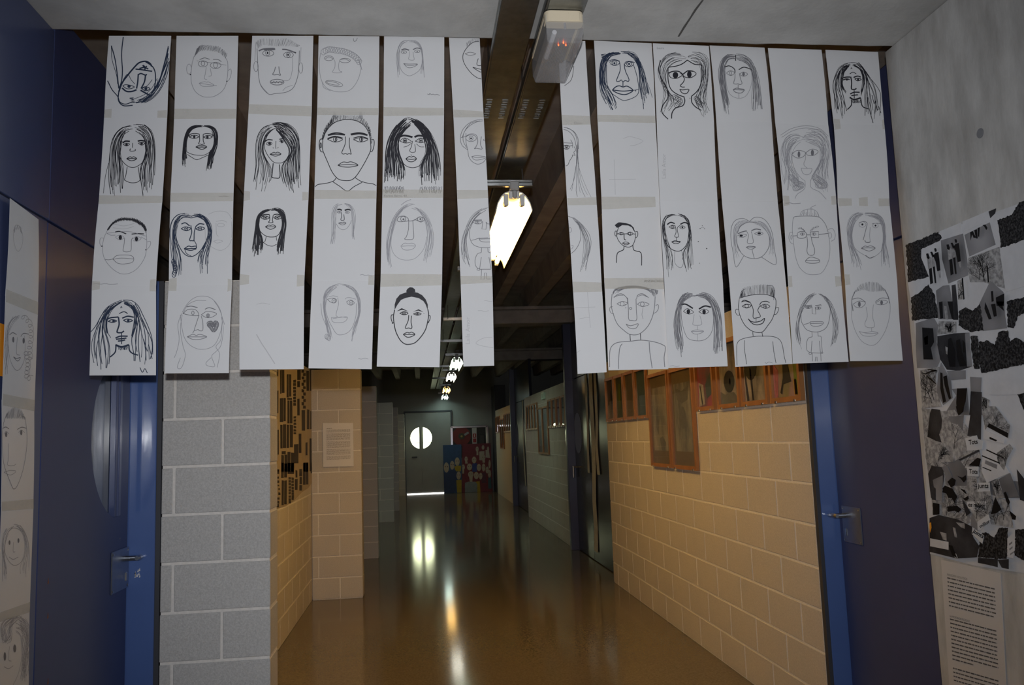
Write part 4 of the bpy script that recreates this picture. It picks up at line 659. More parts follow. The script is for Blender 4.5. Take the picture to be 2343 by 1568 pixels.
LDRAW = ['I;cf;w1.3;90 230 85 290 100 360 120 378 140 340 145 280 125 220 100 212 90 230;cm;s 14 88 240 100 215 125 215 140 250 / 90 260 105 240 125 240 140 270',
 'I;cm;w1.2;45 890 50 990 70 1090 110 1143 150 1090 160 1000 155 920;h 8 9 130 780 80 790 45 860 35 950 30 1080 35 1180 / 120 800 90 830 60 900 50 1000 48 1100 50 1200;o 9 16 18 140 790 190 840 200 920 190 1000 195 1080;o 8 16 18 165 1020 180 1100 170 1180 200 1190;cg;D 84 945 7 19;D 150 952 7 19;w1.4;60 915 80 900 105 912;132 925 150 905 185 910;cm;110 930 105 1030 125 1045;cg;85 1055 105 1065 130 1060 112 1082 85 1055',
 'J;cg;w1.2;35 110 15 180 12 280 20 380 55 480 75 515 100 480 130 380 145 250 135 130;s 40 35 108 70 78 110 88 130 128 / 32 135 70 135 110 135 135 140;D 32 222 6 14;D 113 212 6 14;w1.4;12 190 30 182 48 192;92 195 115 183 140 188;cm;w1.1;20 220 32 205 48 220;98 212 113 198 132 212;45 270 45 350 40 385 70 390 85 380;20 425 55 415 85 420 55 440 20 425',
 'J;cm;w1.2;30 790 25 850 45 900 75 925 110 910 130 860 130 790 110 740 70 725 40 750;h 9 4 75 705 30 730 12 800 10 880 12 960 10 1030 / 75 715 50 740 28 800 25 880 40 940 40 1020;h 10 4 75 700 120 715 150 790 155 880 155 950 158 1020 / 78 712 110 730 130 790 130 870 105 940 110 1000;cg;D 50 803 5 13;D 98 792 5 13;cm;48 880 70 893 98 880;72 800 70 850 80 852',
 'J;cm;w1.2;h 26 9 70 1195 20 1230 5 1290 10 1360 / 110 1195 60 1270 70 1320 20 1350;h 26 9 80 1190 140 1210 155 1300 155 1400 150 1500 140 1568 / 80 1280 110 1300 125 1380 120 1450 115 1520 105 1568;cg;D 25 1415 7 24;D 78 1372 8 22;cm;50 1360 45 1430 60 1440;20 1470 45 1480 70 1465;120 1400 100 1500 70 1568']
YP = 2.846
def tape(sh_a, sh_b, u0, u1, parent, seed):
    """masking tape across a joint: half on the upper sheet, half on the lower"""
    r = random.Random(seed); h = .055+r.uniform(-.01, .02)
    q = lambda sh, u, v: sh.P(np.array([u]), np.array([v]), .0014)[0]
    e = r.uniform(-.012, .012)
    V = [q(sh_a, u0+.004, 1-h), q(sh_a, u1-.004, 1-h+e), q(sh_b, u1-.004, h-.008), q(sh_b, u0+.004, h+e)]
    mid = [q(sh_a, u0+.004, 1), q(sh_a, u1-.004, 1)]
    V = [V[0], V[1], mid[1], mid[0], V[2], V[3]]
    mk('tape', V, [(0, 3, 2, 1), (3, 5, 4, 2)], M_TAPE, parent)
def build_strip(name, i, rows, label, group, draws, texts, corner, n, tapes):
    top = (rows[0][0]+rows[0][1])/2
    root = thing(name, tuple(rows[-1][0]*.5+rows[-1][1]*.5), label, 'paper strip', group)
    shs = []
    for r in range(len(rows)-1):
        (tl, tr), (bl, br) = rows[r], rows[r+1]
        rr = random.Random(i*17+r); lap = np.array(n)*(.0006 if r % 2 else 0.)
        sh = Sheet(tl+lap, tr+lap, br+lap, bl+lap, n, rr.uniform(-.004, .006)); shs.append(sh)
        V, F = sh.mesh(); so = mk('sheet', V, F, M_PAPER, root)
        code = draws.get(r); tx = texts.get(r, ())
        if code or tx:
            for q, part in enumerate((code or '').split('||')):
                S, Fi = parse(*part.split(';', 1)) if part else ([], [])
                ink_mesh('drawing', sh, S, Fi, so, texts=() if q else tx)
    for (j, u0, u1) in tapes: tape(shs[j-1], shs[j], u0, u1, root, i*31+j*7+int(u0*100))
    return root
for i, st in enumerate(STRIPS):
    rr = random.Random(100+i); dep = [0, rr.uniform(.002, .010), rr.uniform(-.002, .006), rr.uniform(.004, .014), rr.uniform(-.004, .004)]
    YQ = YP+(0, .016)[i % 2]
    rows = [(onY(YQ+d, a, b), onY(YQ+d+rr.uniform(-.003, .003), c, e)) for (a, b, c, e), d in zip(st, dep)]
    build_strip('hanging_drawing_strip', i, rows, 'strip of four taped face drawings: '+SLAB[i], 'drawing strips hung from the ceiling edge',
                {r: DRAW[i, r] for r in range(4) if (i, r) in DRAW}, {r: T[i, r] for r in range(4) if (i, r) in T}, None, (0, -1, 0), TAPES[i])
# strip of drawings on the blue wall
XS = XL+.006
lz = [(2.235, 2.228), (1.942, 1.935), (1.636, 1.625), (1.327, 1.318), (1.012, 1.003), (.70, .69)]
rows = []
for k, (za, zb) in enumerate(lz):
    o = (.0, .004)[k % 2]; rows.append((np.array([XS+o+(.012 if k == 0 else 0), 2.535+.01*k, za]), np.array([XS+o, 2.748+.006*k, zb])))
build_strip('wall_drawing_strip', 40, rows, 'strip of pencil face drawings taped on the blue left wall', None, {k: c for k, c in enumerate(LDRAW)}, {}, None, (1, 0, 0), [(1, 0, 1), (2, 0, 1), (3, 0, 1), (4, 0, 1)])
oc = thing('orange_card', (XS, 2.64, 1.70), 'orange card half hidden behind the paper strip on blue wall', 'card')
mk('card_sheet', *plate([(XL+.0025, 2.50, 1.705), (XL+.0025, 2.765, 1.705), (XL+.0025, 2.762, 1.855), (XL+.0025, 2.50, 1.86)], (1, 0, 0), .0016), M_ORANGE, oc)

# ================================================================== steel channels, lights
def channel(x0, x1, z0, label):
    r = thing('cable_channel', ((x0+x1)/2, -1.5, z0), label, 'cable channel', 'steel channels under the ceiling')
    th = .0025; y0, y1 = -1.5, 22.6; h = .058
    prof = [(x0, z0), (x1, z0), (x1, z0+h), (x1-.014, z0+h), (x1-.014, z0+h-th), (x1-th, z0+h-th), (x1-th, z0+th), (x0+th, z0+th), (x0+th, z0+h-th), (x0+.014, z0+h-th), (x0+.014, z0+h), (x0, z0+h)]
    n = len(prof); ys = [y0, 3.0, 6, 9, 12, 15, 18, y1]; V = [(x, y, z) for y in ys for x, z in prof]; F = []
    for k in range(len(ys)-1):
        for i in range(n): F.append((k*n+i, k*n+(i+1) % n, (k+1)*n+(i+1) % n, (k+1)*n+i))
    F.append((0, 1, 6, 7)); mk('tray', V, F[:-1], M_GALV, r)
    # rolled bead along the lower left edge
    MB().tube([(x0-.003, y0, z0+.006), (x0-.003, y1, z0+.006)], .005, 8).build('edge_bead', M_GALV, r)
    mb = MB()
    for cx in (x0+.022, x1-.03):
        for j in range(9):
            yy = 3.22+j*.024; mb.box((cx-.012+(j % 2)*.003, yy, z0-.0022), (cx+.012, yy+.006, z0-.0002), .0006)
        for yy in (3.30, 3.38): mb.tube([(cx+.008, yy, z0-.007), (cx+.008, yy, z0)], .005, 8)
    tag(mb.build('joint_plate_slot', M_GALVB, r), kind='stuff')
    mb = MB()
    for yy in (3.6, 7.2, 9.5, 11.2, 17.5, 20.9): mb.tube([((x0+x1)/2, yy, z0+.05), ((x0+x1)/2, yy, 3.451)], .004, 6)
    tag(mb.build('threaded_rod', M_GALVB, r), kind='stuff')
    return r
channel(.285, .402, 2.852, 'left galvanised steel channel beside the emergency light, running down the corridor')
channel(.437, .556, 2.852, 'right galvanised steel channel carrying the emergency light')

def tube_light(xc, y0, z, col, S, label, L=1.5, bar=True):
    r = thing('tube_light', (xc, y0+L/2, z-.09), label, 'ceiling light', 'fluorescent lights along the corridor')
    y1 = y0+L
    box('spine', (xc-.028, y0, z-.045), (xc+.028, y1, z), M_WHITEP, r, .004)
    for s in (-1, 1):
        pr = [(.028, -.002), (.045, -.006), (.066, -.026), (.085, -.06), (.096, -.10), (.092, -.105), (.081, -.063), (.062, -.031), (.043, -.012), (.028, -.008)]
        V = [(xc+s*a, y, z+b) for y in (y0+.02, y1-.02) for a, b in pr]; n = len(pr)
        F = [(i, (i+1) % n, n+(i+1) % n, n+i) for i in range(n)]+[tuple(range(n)), tuple(range(2*n-1, n-1, -1))]
        mk('reflector_wing', V, F, M_WHITEP, r)
        mb = MB(); mb.tube([(xc+s*.042, y0+.05, z-.062), (xc+s*.042, y1-.05, z-.062)], .013, 12); t = mb.build('tube', lamp_mat('lit_tube_%s' % label[:9], col, S), r)
        for e0, e1, b0, b1 in ((y0+.02, y0+.055, y0, y0+.025), (y1-.055, y1-.02, y1-.025, y1)):
            mb = MB(); mb.tube([(xc+s*.042, e0, z-.062), (xc+s*.042, e1, z-.062)], .0145, 12)
            mb.box((xc+s*.042-.012, b0, z-.08), (xc+s*.042+.012, b1, z-.02), .003); mb.build('tube_holder', M_WHITEP, r)
    mb = MB(); mb.box((xc-.024, y0-.035, z-.008), (xc+.024, y0+.03, z+.04), .006); mb.box((xc-.011, y0-.03, z-.05), (xc+.011, y0-.006, z-.008), .005)
    mb.build('end_bracket', mat('grey_plastic', (.45, .45, .45), .45), r)
    if bar:
        mb = MB(); mb.box((xc-.17, y0-.03, z+.012), (xc+.095, y0+.01, z+.03), .003); mb.box((xc-.17, y0-.03, z+.033), (xc+.095, y0+.01, z+.047), .003)
        mb.box((xc-.17, y0-.005, z+.012), (xc+.095, y0+.008, z+.047), .002)
        mb.build('mounting_bar', M_GALVB, r)
        mb = MB(); mb.tube([(xc+.045, y0-.012, z+.04), (xc+.045, y0-.012, 2.851)], .004, 6); mb.tube([(xc-.15, y0-.012, z+.04), (xc-.15, y0-.012, 2.851)], .004, 6); mb.build('hanger_rod', M_GALVB, r)
    return r
WARM, GREEN, WHITE, COOL = (1, .57, .15), (.78, 1, .74), (1, .97, .82), (.72, 1, .92)
tube_light(.503, 4.1, 2.742, WARM, 54, 'brightly lit twin tube ceiling light nearest the hanging drawings')
tube_light(.472, 6.22, 2.742, WARM, 54*1.2, 'warm lit twin tube light hidden behind the narrow drawing strip', L=1.2)
tube_light(.55, 12.16, 2.69, GREEN, 18, 'greenish lit tube light seen below the narrow drawing strip')
tube_light(.57, 14.88, 2.69, WHITE, 18*.6, 'white lit tube light, second smallest pair down the corridor')
tube_light(.605, 18.98, 2.69, WARM, 18, 'warm orange lit tube light near the far end')
tube_light(.64, 21.7, 2.66, COOL, 18*.75, 'cool bluish tube light farthest away before the grey wall', L=1.4)
for k, yy in enumerate((8.4, 10.3, 13.9, 16.6)):
    b = thing('hanger_bar', (.42, yy, 2.69), ['nearest galvanised cross bar hanging behind the bun-haired face strip', 'second galvanised cross bar down the corridor', 'third galvanised cross bar down the corridor', 'farthest galvanised cross bar over the corridor'][k], 'hanger bar', 'cross bars under the corridor ceiling')
    MB().box((.25, yy, 2.69), (.62, yy+.035, 2.705), .002).box((.25, yy+.03, 2.705), (.62, yy+.035, 2.725), .001).build('bar', M_GALVB, b)
    mb = MB(); mb.tube([(.30, yy+.02, 2.70), (.30, yy+.02, 2.851)], .004, 6); mb.tube([(.54, yy+.02, 2.70), (.54, yy+.02, 2.851)], .004, 6); mb.build('hanger_rod', M_GALVB, b)

# emergency light under the right channel
em = thing('emergency_light', (.492, 2.68, 2.765), 'cream emergency light with clear ribbed cover under steel channel', 'emergency light')
ex0, ex1, ey0, ey1, ez1 = .428, .556, 2.50, 2.834, 2.851
def rrect(x0, x1, y0, y1, r, n=6):
    P = []
    for cx, cy, a in ((x1-r, y1-r, 0), (x0+r, y1-r, 90), (x0+r, y0+r, 180), (x1-r, y0+r, 270)):
        for k in range(n+1):
            t = math.radians(a+90*k/n); P.append((cx+r*math.cos(t), cy+r*math.sin(t)))
    return P
def prism(P, z0, z1, s0=1.):
    n = len(P); c = np.mean(P, axis=0); V = [(c[0]+(x-c[0])*s0, c[1]+(y-c[1])*s0, z0) for x, y in P]+[(x, y, z1) for x, y in P]
    return V, [tuple(range(n))[::-1], tuple(range(n, 2*n))]+[(i, (i+1) % n, n+(i+1) % n, n+i) for i in range(n)]
mk('base', *prism(rrect(ex0, ex1, ey0, ey1, .022), ez1-.014, ez1-.001), M_CREAM, em)
mk('end_cap', *prism(rrect(ex0, ex1, ey0-.004, ey0+.045, .018), ez1-.040, ez1-.012), M_CREAM, em)
mk('access_tab', *prism(rrect(ex0+.075, ex1-.012, ey0-.0055, ey0+.02, .006), ez1-.036, ez1-.010), M_CREAM, em)
mk('reflector', *prism(rrect(ex0+.016, ex1-.016, ey0+.06, ey1-.02, .008), ez1-.030, ez1-.0145), mat('grey_reflector', (.30, .29, .28), .35, metal=.3), em)
# clear cover: ribbed shell
xs = np.linspace(ex0+.003, ex1-.003, 49); prof = []
for i, x in enumerate(xs):
    e = min(i, 48-i); zz = ez1-.106+(.03 if e == 0 else .012 if e == 1 else .004 if e == 2 else 0)+(.0022 if i % 2 else 0); prof.append((x, zz))
prof = [(ex0+.002, ez1-.016)]+prof+[(ex1-.002, ez1-.016)]
ys = [ey0+.002, ey0+.014, ey1-.016, ey1-.003]; V = []; n = len(prof)
for k, y in enumerate(ys):
    for x, z in prof: V.append((x, y, z+((.012 if z < ez1-.08 else .0) if k in (0, 3) else 0)))
F = [(k*n+i, k*n+i+1, (k+1)*n+i+1, (k+1)*n+i) for k in range(3) for i in range(n-1)]+[tuple(range(n))[::-1], tuple(3*n+i for i in range(n))]
mk('clear_cover', V, F, M_CLEAR, em)
MB().tube([(.468, ey0+.06, ez1-.045), (.468, ey1-.09, ez1-.045)], .008, 10).build('lamp_tube', mat('unlit_tube', (.8, .8, .82), .25), em)
MB().tube([(.492, ey0+.001, ez1-.045), (.492, ey0-.004, ez1-.066)], .004, 8).build('cover_catch', M_CLEAR, em)
mb = MB()
for x, y in ((.515, 2.655), (.500, 2.672), (.526, 2.672)): mb.tube([(x, y, ez1-.0305), (x, y, ez1-.036)], .0022, 8)
mb.build('indicator_light', lamp_mat('red_led', (1, .10, .02), 6), em)

# ================================================================== framed pictures on the right wall
ART = {}
def art(i):
    pal = [((.32, .22, .17), (.05, .05, .06)), ((.17, .19, .10), (.08, .10, .06)), ((.25, .20, .15), (.16, .12, .10)), ((.07, .13, .13), (.04, .07, .08)), ((.48, .43, .36), (.22, .21, .19)), ((.42, .39, .33), (.13, .135, .14)),
           ((.42, .06, .12), (.10, .12, .16)), ((.44, .38, .32), (.09, .09, .10)), ((.46, .40, .33), (.07, .08, .07)), ((.45, .28, .26), (.20, .24, .05))]
    a, b = pal[i % 10]; return mat('abstract_picture_%d' % (i % 10), a, .7, dark=b, scale=5+i % 3, detail=6, contrast=(.36, .6), stretch=(1, 1.2, .6))
def framed(X, ya, yb, z0, z1, i, label, group, tall=False, dark=False, shapes=()):
    r = thing('framed_picture', (X-.012, (ya+yb)/2, z0), label, 'framed picture', group)
    w = .026; xf = X-.024; fm = M_FRAME
    V = []; F = []
    o = [(ya, z0), (yb, z0), (yb, z1), (ya, z1)]; q = [(ya+w, z0+w), (yb-w, z0+w), (yb-w, z1-w), (ya+w, z1-w)]
    V = [(xf, *p) for p in o]+[(xf, *p) for p in q]+[(X-.001, *p) for p in o]+[(X-.006, *p) for p in q]
    for k in range(4):
        j = (k+1) % 4; F += [(k, 4+k, 4+j, j), (k, j, 8+j, 8+k), (4+k, 12+k, 12+j, 4+j)]
    mk('frame', V, F, fm, r)
    pm = art(i); xp = X-.008
    if tall:
        mnt = mk('mount', *plate([(xp, ya+w, z0+w), (xp, yb-w, z0+w), (xp, yb-w, z1-w), (xp, ya+w, z1-w)], (-1, 0, 0), .003), mat('brown_mount', (.20, .145, .095), .85, noise=.1, scale=30), r)
        pic = mk('picture', *plate([(xp-.001, ya+w+.055, z0+w+.10), (xp-.001, yb-w-.055, z0+w+.10), (xp-.001, yb-w-.06, z1-w-.09), (xp-.001, ya+w+.06, z1-w-.09)], (-1, 0, 0), .001), pm, mnt)
    else: pic = mk('picture', *plate([(xp, ya+w, z0+w), (xp, yb-w, z0+w), (xp, yb-w, z1-w), (xp, ya+w, z1-w)], (-1, 0, 0), .003), pm, r)
    for (c, P) in shapes: mk('painted_shape', *plate([(xp-.0022, yb-(yb-ya)*u, z1-(z1-z0)*v) for u, v in P], (-1, 0, 0), .0008), mat('paint_%s' % c, {'k': (.02, .02, .022), 'g': (.20, .26, .02), 'p': (.45, .14, .17), 'o': (.5, .25, .02), 'w': (.5, .45, .4), 'b': (.08, .12, .14), 'd': (.17, .165, .15)}[c], .7, noise=.25, scale=30), pic)
    mk('glass', *plate([(xp-.005, ya+w, z0+w), (xp-.005, yb-w, z0+w), (xp-.005, yb-w, z1-w), (xp-.005, ya+w, z1-w)], (-1, 0, 0), .0015), M_PANE, r)
    mb = MB()
    for yy in (ya+.07, yb-.07): mb.box((xf-.004, yy-.008, z0-.004), (xf+.006, yy+.008, z0+.010), .002)
    mb.build('clip', M_CLIP, r)
    return r
ell = lambda cx, cy, rx, ry, n=16: [(cx+rx*math.cos(t), cy+ry*math.sin(t)) for t in np.linspace(0, 2*math.pi, n+1)[:-1]]
G1 = 'framed pictures on the near block wall'
XF = XR-.002
near = [(3.884, 4.245, 9, 'orange-framed picture with green and pink stripes, closest to the blue door', [('g', [(.72, .08), (.98, .08), (.98, .92), (.76, .92)]), ('o', [(.72, .74), (.82, .74), (.84, .93), (.74, .93)]), ('k', [(.42, .42), (.54, .42), (.66, .76), (.40, .78), (.34, .9), (.28, .88), (.4, .7)]), ('p', [(.1, .5), (.25, .6), (.2, .93), (.08, .93)])]),
        (4.28, 4.648, 8, 'orange-framed picture of a dark tree crown on two thin stems', [('k', ell(.36, .40, .26, .26)), ('d', ell(.3, .25, .2, .16)), ('k', [(.1, .5), (.14, .5), (.24, .93), (.16, .93)]), ('k', [(.32, .5), (.37, .5), (.42, .93), (.36, .93)])]),
        (4.682, 5.042, 7, 'orange-framed picture with a dark charcoal square blob', [('k', ell(.52, .62, .24, .16)), ('d', [(.1, .75), (.3, .8), (.7, .78), (.9, .88), (.9, .93), (.08, .93)]), ('w', ell(.56, .62, .03, .05))]),
        (5.108, 5.461, 6, 'orange-framed picture in crimson and dark blue beside the tall frames', [('b', [(.5, .6), (.8, .42), (.9, .6), (.85, .75), (.55, .82)]), ('w', [(.15, .55), (.4, .6), (.45, .9), (.12, .93)]), ('k', [(.2, .6), (.24, .6), (.34, .9), (.28, .9)])])]
for ya, yb, i, lb, sh in near: framed(XF, ya, yb, 1.608, 2.032, i, lb, G1, shapes=sh)
framed(XF, 5.52, 6.062, 1.205, 1.942, 5, 'nearer of the two tall framed pictures, dark oval in its middle', G1, True, shapes=[('d', ell(.5, .5, .13, .11)), ('d', [(.25, .2), (.5, .24), (.78, .2), (.74, .33), (.5, .36), (.3, .32)])])
framed(XF, 6.10, 6.645, 1.205, 1.946, 4, 'farther of the two tall framed pictures, pale grey sheet with dark patches', G1, True, shapes=[('d', [(.3, .4), (.42, .36), (.44, .52), (.4, .66), (.32, .6)]), ('d', [(.46, .7), (.6, .68), (.74, .74), (.7, .84), (.52, .82)])])
for k, (ya, yb) in enumerate(((6.69, 7.06), (7.085, 7.46), (7.485, 7.835), (7.865, 8.225))):
    framed(XF, ya, yb, 1.597, 2.03, 3-k, ['small dark teal framed picture just beyond the tall frames', 'small brown framed picture, second beyond the tall frames', 'small olive framed picture, third beyond the tall frames', 'small framed picture with a black stroke next to the grey door'][k], G1, shapes=[[('b', [(.1, .2), (.9, .1), (.9, .9), (.15, .9)])], [], [('g', [(.4, .2), (.6, .2), (.55, .7), (.45, .7)])], [('k', [(.5, .3), (.66, .3), (.7, .62), (.55, .62)])]][k])
ORD = ['nearest', 'second', 'third', 'farthest']
G2 = 'framed pictures on the second block wall'
for k in range(4): framed(1.953, 11.01+k*.388, 11.01+k*.388+.35, 1.597, 2.022, k+5, 'small framed picture before the tall pair on the greenish wall, %s of four' % ORD[k], G2)
framed(1.953, 12.575, 13.14, 1.19, 1.94, 3, 'nearer tall framed picture on the greenish wall', G2, True); framed(1.953, 13.17, 13.68, 1.19, 1.94, 5, 'farther tall framed picture on the greenish wall', G2, True)
for k in range(4): framed(1.953, 13.72+k*.365, 13.72+k*.365+.34, 1.59, 2.04, k, 'small framed picture past the tall pair on the greenish wall, %s of four' % ORD[k], G2)
G3 = 'framed pictures on the farthest block wall'
for k in range(4): framed(2.008, 18.33+k*.4, 18.33+k*.4+.36, 1.597, 2.03, k+2, 'tiny framed picture on the farthest orange-lit wall, %s of the near four' % ORD[k], G3)
framed(2.008, 19.98, 20.45, 1.195, 1.94, 4, 'nearer tall framed picture on the farthest wall', G3, True); framed(2.008, 20.48, 20.95, 1.195, 1.94, 5, 'farther tall framed picture on the farthest wall', G3, True)
for k in range(3): framed(2.008, 20.99+k*.4, 20.99+k*.4+.36, 1.6, 2.03, k, 'tiny framed picture at the far end of the right wall, %s of the last three' % ['nearest', 'second', 'farthest'][k], G3)
ex = thing('exit_sign', (1.945, 12.95, 2.055), 'small pale green sign high on the second block wall', 'sign')
box('sign_box', (1.925, 12.80, 2.055), (1.9545, 13.10, 2.165), mat('pale_green_sign', (.55, .75, .62), .3), ex, .004)
MB().box((1.9235, 12.86, 2.075), (1.925, 12.90, 2.145), 0).box((1.9235, 12.98, 2.075), (1.925, 13.0, 2.145), 0).build('sign_mark', mat('dark_green', (.03, .10, .06), .5), ex)
nt_ = thing('plastic_notice', (1.95, 10.98, 1.36), 'crinkled shiny plastic sleeve on block wall by the blue column', 'notice')
mk('sleeve', *plate([(1.951, 10.92, 1.36), (1.951, 11.12, 1.36), (1.951, 11.12, 1.55), (1.951, 10.92, 1.55)], (-1, 0, 0), .002), mat('shiny_sleeve', (.35, .36, .3), .08, bump=1, bscale=30, coat=1), nt_)

# torn paper streamers on the corridor doors
M_STR = mat('streamer_paper', (.62, .59, .50), .8, noise=.12, scale=12)
def streamer(X, pts, w, label):
    r = thing('paper_streamer', (X-.01, pts[-1][0], pts[-1][1]), label, 'streamer', 'paper streamers on the corridor doors')
    V = []; F = []; n = len(pts)
    for k, (y, z) in enumerate(pts):
        d = .008+.006*math.sin(k*2.1); V += [(X-d, y-w/2, z), (X-d, y+w/2, z), (X-d+.0012, y-w/2, z), (X-d+.0012, y+w/2, z)]
    for k in range(n-1):
        a = 4*k; b = a+4; F += [(a, b, b+1, a+1), (a+2, a+3, b+3, b+2), (a, a+2, b+2, b), (a+1, b+1, b+3, a+3)]
    F += [(0, 1, 3, 2), (4*n-4, 4*n-2, 4*n-1, 4*n-3)]
    mk('streamer', V, F, M_STR, r)
streamer(1.998, [(9.50, 2.21), (9.5, 1.9), (9.53, 1.5), (9.53, 1.1), (9.58, .7), (9.6, .4), (9.62, .12)], .20, 'longest torn paper streamer on the nearest grey door, reaching almost the floor')
streamer(1.998, [(9.79, 2.2), (9.78, 1.9), (9.81, 1.6), (9.84, 1.3), (9.82, 1.02)], .11, 'short torn streamer left of the longest one on nearest grey door')
streamer(1.998, [(9.26, 2.2), (9.24, 1.9), (9.28, 1.6), (9.34, 1.35), (9.27, 1.02)], .13, 'short torn streamer right of the longest one on nearest grey door')
streamer(2.048, [(16.5, 2.2), (16.52, 1.4), (16.5, .5)], .14, 'left paper streamer on the second grey door')
streamer(2.048, [(16.1, 2.2), (16.08, 1.4), (16.12, .25)], .14, 'right paper streamer on the second grey door')

# ================================================================== notices, poster
def word_bars(name, X3, rows, m, parent, seed, th=.0004, n=(-1, 0, 0)):
    """printed text too small to read: one short bar per word; X3(u,v) maps page fractions to 3D"""
    rg = random.Random(seed); mb = MB()
    for (v, u0, u1, h) in rows:
        u = u0
        while u < u1:
            w = min(rg.uniform(.015, .085), u1-u)
            mb.add(*plate([X3(u, v), X3(u+w, v), X3(u+w, v+h*rg.uniform(.8, 1.1)), X3(u, v+h)], n, th)); u += w+rg.uniform(.010, .016)
    return tag(mb.build(name, m, parent), kind='stuff')
nr = thing('text_notice', (XC-.001, 2.66, .56), 'white printed text sheet under the photo collage on concrete wall', 'notice')
nA, nB, nC, nD = (onX(XC-.0025, *p) for p in ((2153, 1281), (2289, 1312), (2306, 1640), (2174, 1600)))
nq = lambda u, v: (nA*(1-u)+nB*u)*(1-v)+(nD*(1-u)+nC*u)*v
mk('sheet', *plate([nq(0, 0), nq(1, 0), nq(1, 1), nq(0, 1)], (-1, 0, 0), .001), M_NOTICE, nr)
nx3 = lambda u, v: nq(u, v)+np.array([-.0008, 0, 0])
rows = [(.085, .10, .45, .016)]+[(.118+.0285*k, .10, (.90 if k < 7 else .86), .009) for k in range(8)]+[(.385, .10, .45, .016)]+[(.415+.0285*k, .10, (.89 if k < 10 else .47), .009) for k in range(11)]+[(.765+.0285*k, .10, (.88 if k < 3 else .47), .009) for k in range(4)]
word_bars('printed_text', nx3, rows[1:9]+rows[10:], M_PRINTT, nr, 5)
shN = Sheet(nq(0, 0), nq(1, 0), nq(1, 1), nq(0, 1), (-1, 0, 0))
def sheet_text(sh, txt, u, v, du, h, m, parent, name='printed_heading'):
    TV, TF = text_mesh(txt); W = TV[:, 0].max(); k = du/W
    mk(name, sh.P(u+TV[:, 0]*k, v-TV[:, 1]*h, .0009), TF, m, parent)
sheet_text(shN, 'ADOLESCENCIA I SOCIALITZACIO', .10, .105, .36, .022, M_PRINTT, nr)
sheet_text(shN, 'LA IMPORTANCIA DELS IGUALS', .10, .405, .36, .022, M_PRINTT, nr)

n2 = thing('text_notice', (-.80, 8.213, 1.25), 'plastic-covered text sheet on the warm-lit block pier by the poster', 'notice')
mk('sheet', *plate([(-.95, 8.212, 1.675), (-.659, 8.212, 1.667), (-.658, 8.212, 1.247), (-.949, 8.212, 1.252)], (0, -1, 0), .001), mat('white_notice_paper', (.86, .84, .84), .7), n2)
word_bars('printed_text', lambda u, v: np.array([-.95+.291*u, 8.2105, 1.672-.42*v]), [(.12, .13, .3, .012)]+[(.155+.0225*k, .12, .90, .008) for k in range(31) if k not in (3, 11, 19, 26)], mat('faint_text', (.30, .25, .22), .7), n2, 9, n=(0, -1, 0))
mk('plastic_cover', *plate([(-.955, 8.2095, 1.678), (-.655, 8.2095, 1.67), (-.654, 8.2095, 1.243), (-.953, 8.2095, 1.248)], (0, -1, 0), .0006), glass_mat('plastic_sleeve', rough=.12), n2)

po = thing('print_poster', (-1.06, 7.3, 1.0), 'brown paper poster of black block prints on the recess wall', 'poster')
XPO = -1.0595
M_KRAFT = mat('kraft_paper', (.42, .35, .26), .8, noise=.06, scale=8); M_PRN = mat('black_print', (.025, .02, .02), .7, noise=.5, scale=40, stretch=(1, 1, .12))
base = [onX(XPO, *p) for p in tp('S', [(60, 690), (250, 612), (330, 590), (440, 520), (550, 400), (630, 350), (705, 250), (712, 0)])]+[np.array([XPO, 8.19, 2.17]), np.array([XPO, 5.9, 2.17])]
mk('kraft_sheet', *plate(base, (1, 0, 0), .0015), M_KRAFT, po)
RO = [(205,150,222,250),(248,165,268,490),(272,165,305,480),(340,220,365,540),(372,220,400,530),(485,160,530,300),(485,320,520,400),(610,170,645,450),(655,160,690,450),(185,450,225,760),(245,550,290,880),(296,550,325,870),(345,545,410,575),(350,580,375,900),(382,580,415,900),(485,560,515,790),(545,720,590,1000),(620,710,650,980),(665,730,690,980),(195,990,230,1330),(250,915,280,1245),(288,915,330,1240),(340,920,370,1240),(380,920,425,1230),(440,1185,500,1450),(505,1040,540,1310),(600,1160,625,1340),(655,1110,690,1560),(270,1285,325,1325),(265,1340,300,1568),(308,1330,345,1568),(350,1290,390,1568),(398,1300,440,1568),(570,1440,635,1568),(195,1540,230,1568)]
RO += [(430, y, 465, y+36) for y in (300, 345, 395, 440, 485, 530, 575, 620)]+[(435, y, 468, y+30) for y in (800, 845, 890, 935, 980, 1020)]+[(545+(k % 2)*22, 160+k*45, 578+(k % 2)*22, 200+k*45) for k in range(12)]
RS = [(265,0,300,205),(305,0,345,200),(350,0,440,150),(565,0,600,300),(606,0,635,295),(195,90,235,150),(200,185,230,215),(205,240,235,275),(215,300,235,320),(225,345,245,370),(225,405,250,440),(210,470,240,505),(195,520,235,560),(195,565,230,610),(270,240,300,580),(306,240,340,570),(450,220,490,370),(460,100,485,200),(515,80,550,180),(518,190,548,290),(515,300,550,380),(672,0,695,140)]
RS += [(365, y, 396, y+32) for y in (195, 235, 275, 320, 360, 400, 445, 490, 525)]+[(405, y, 438, y+34) for y in (200, 240, 285, 330, 370, 405, 440, 475)]
rg = random.Random(3)
for cr, L in (('O', RO), ('S', RS)):
    for a, b, c, d in L:
        P = tp(cr, [(a, b+rg.uniform(-5, 5)), (c, b+rg.uniform(-5, 5)), (c+rg.uniform(-3, 3), d), (a+rg.uniform(-3, 3), d)])
        mk('block_print', *plate([onX(XPO+.0012, *p) for p in P], (1, 0, 0), .0008), M_PRN, po)

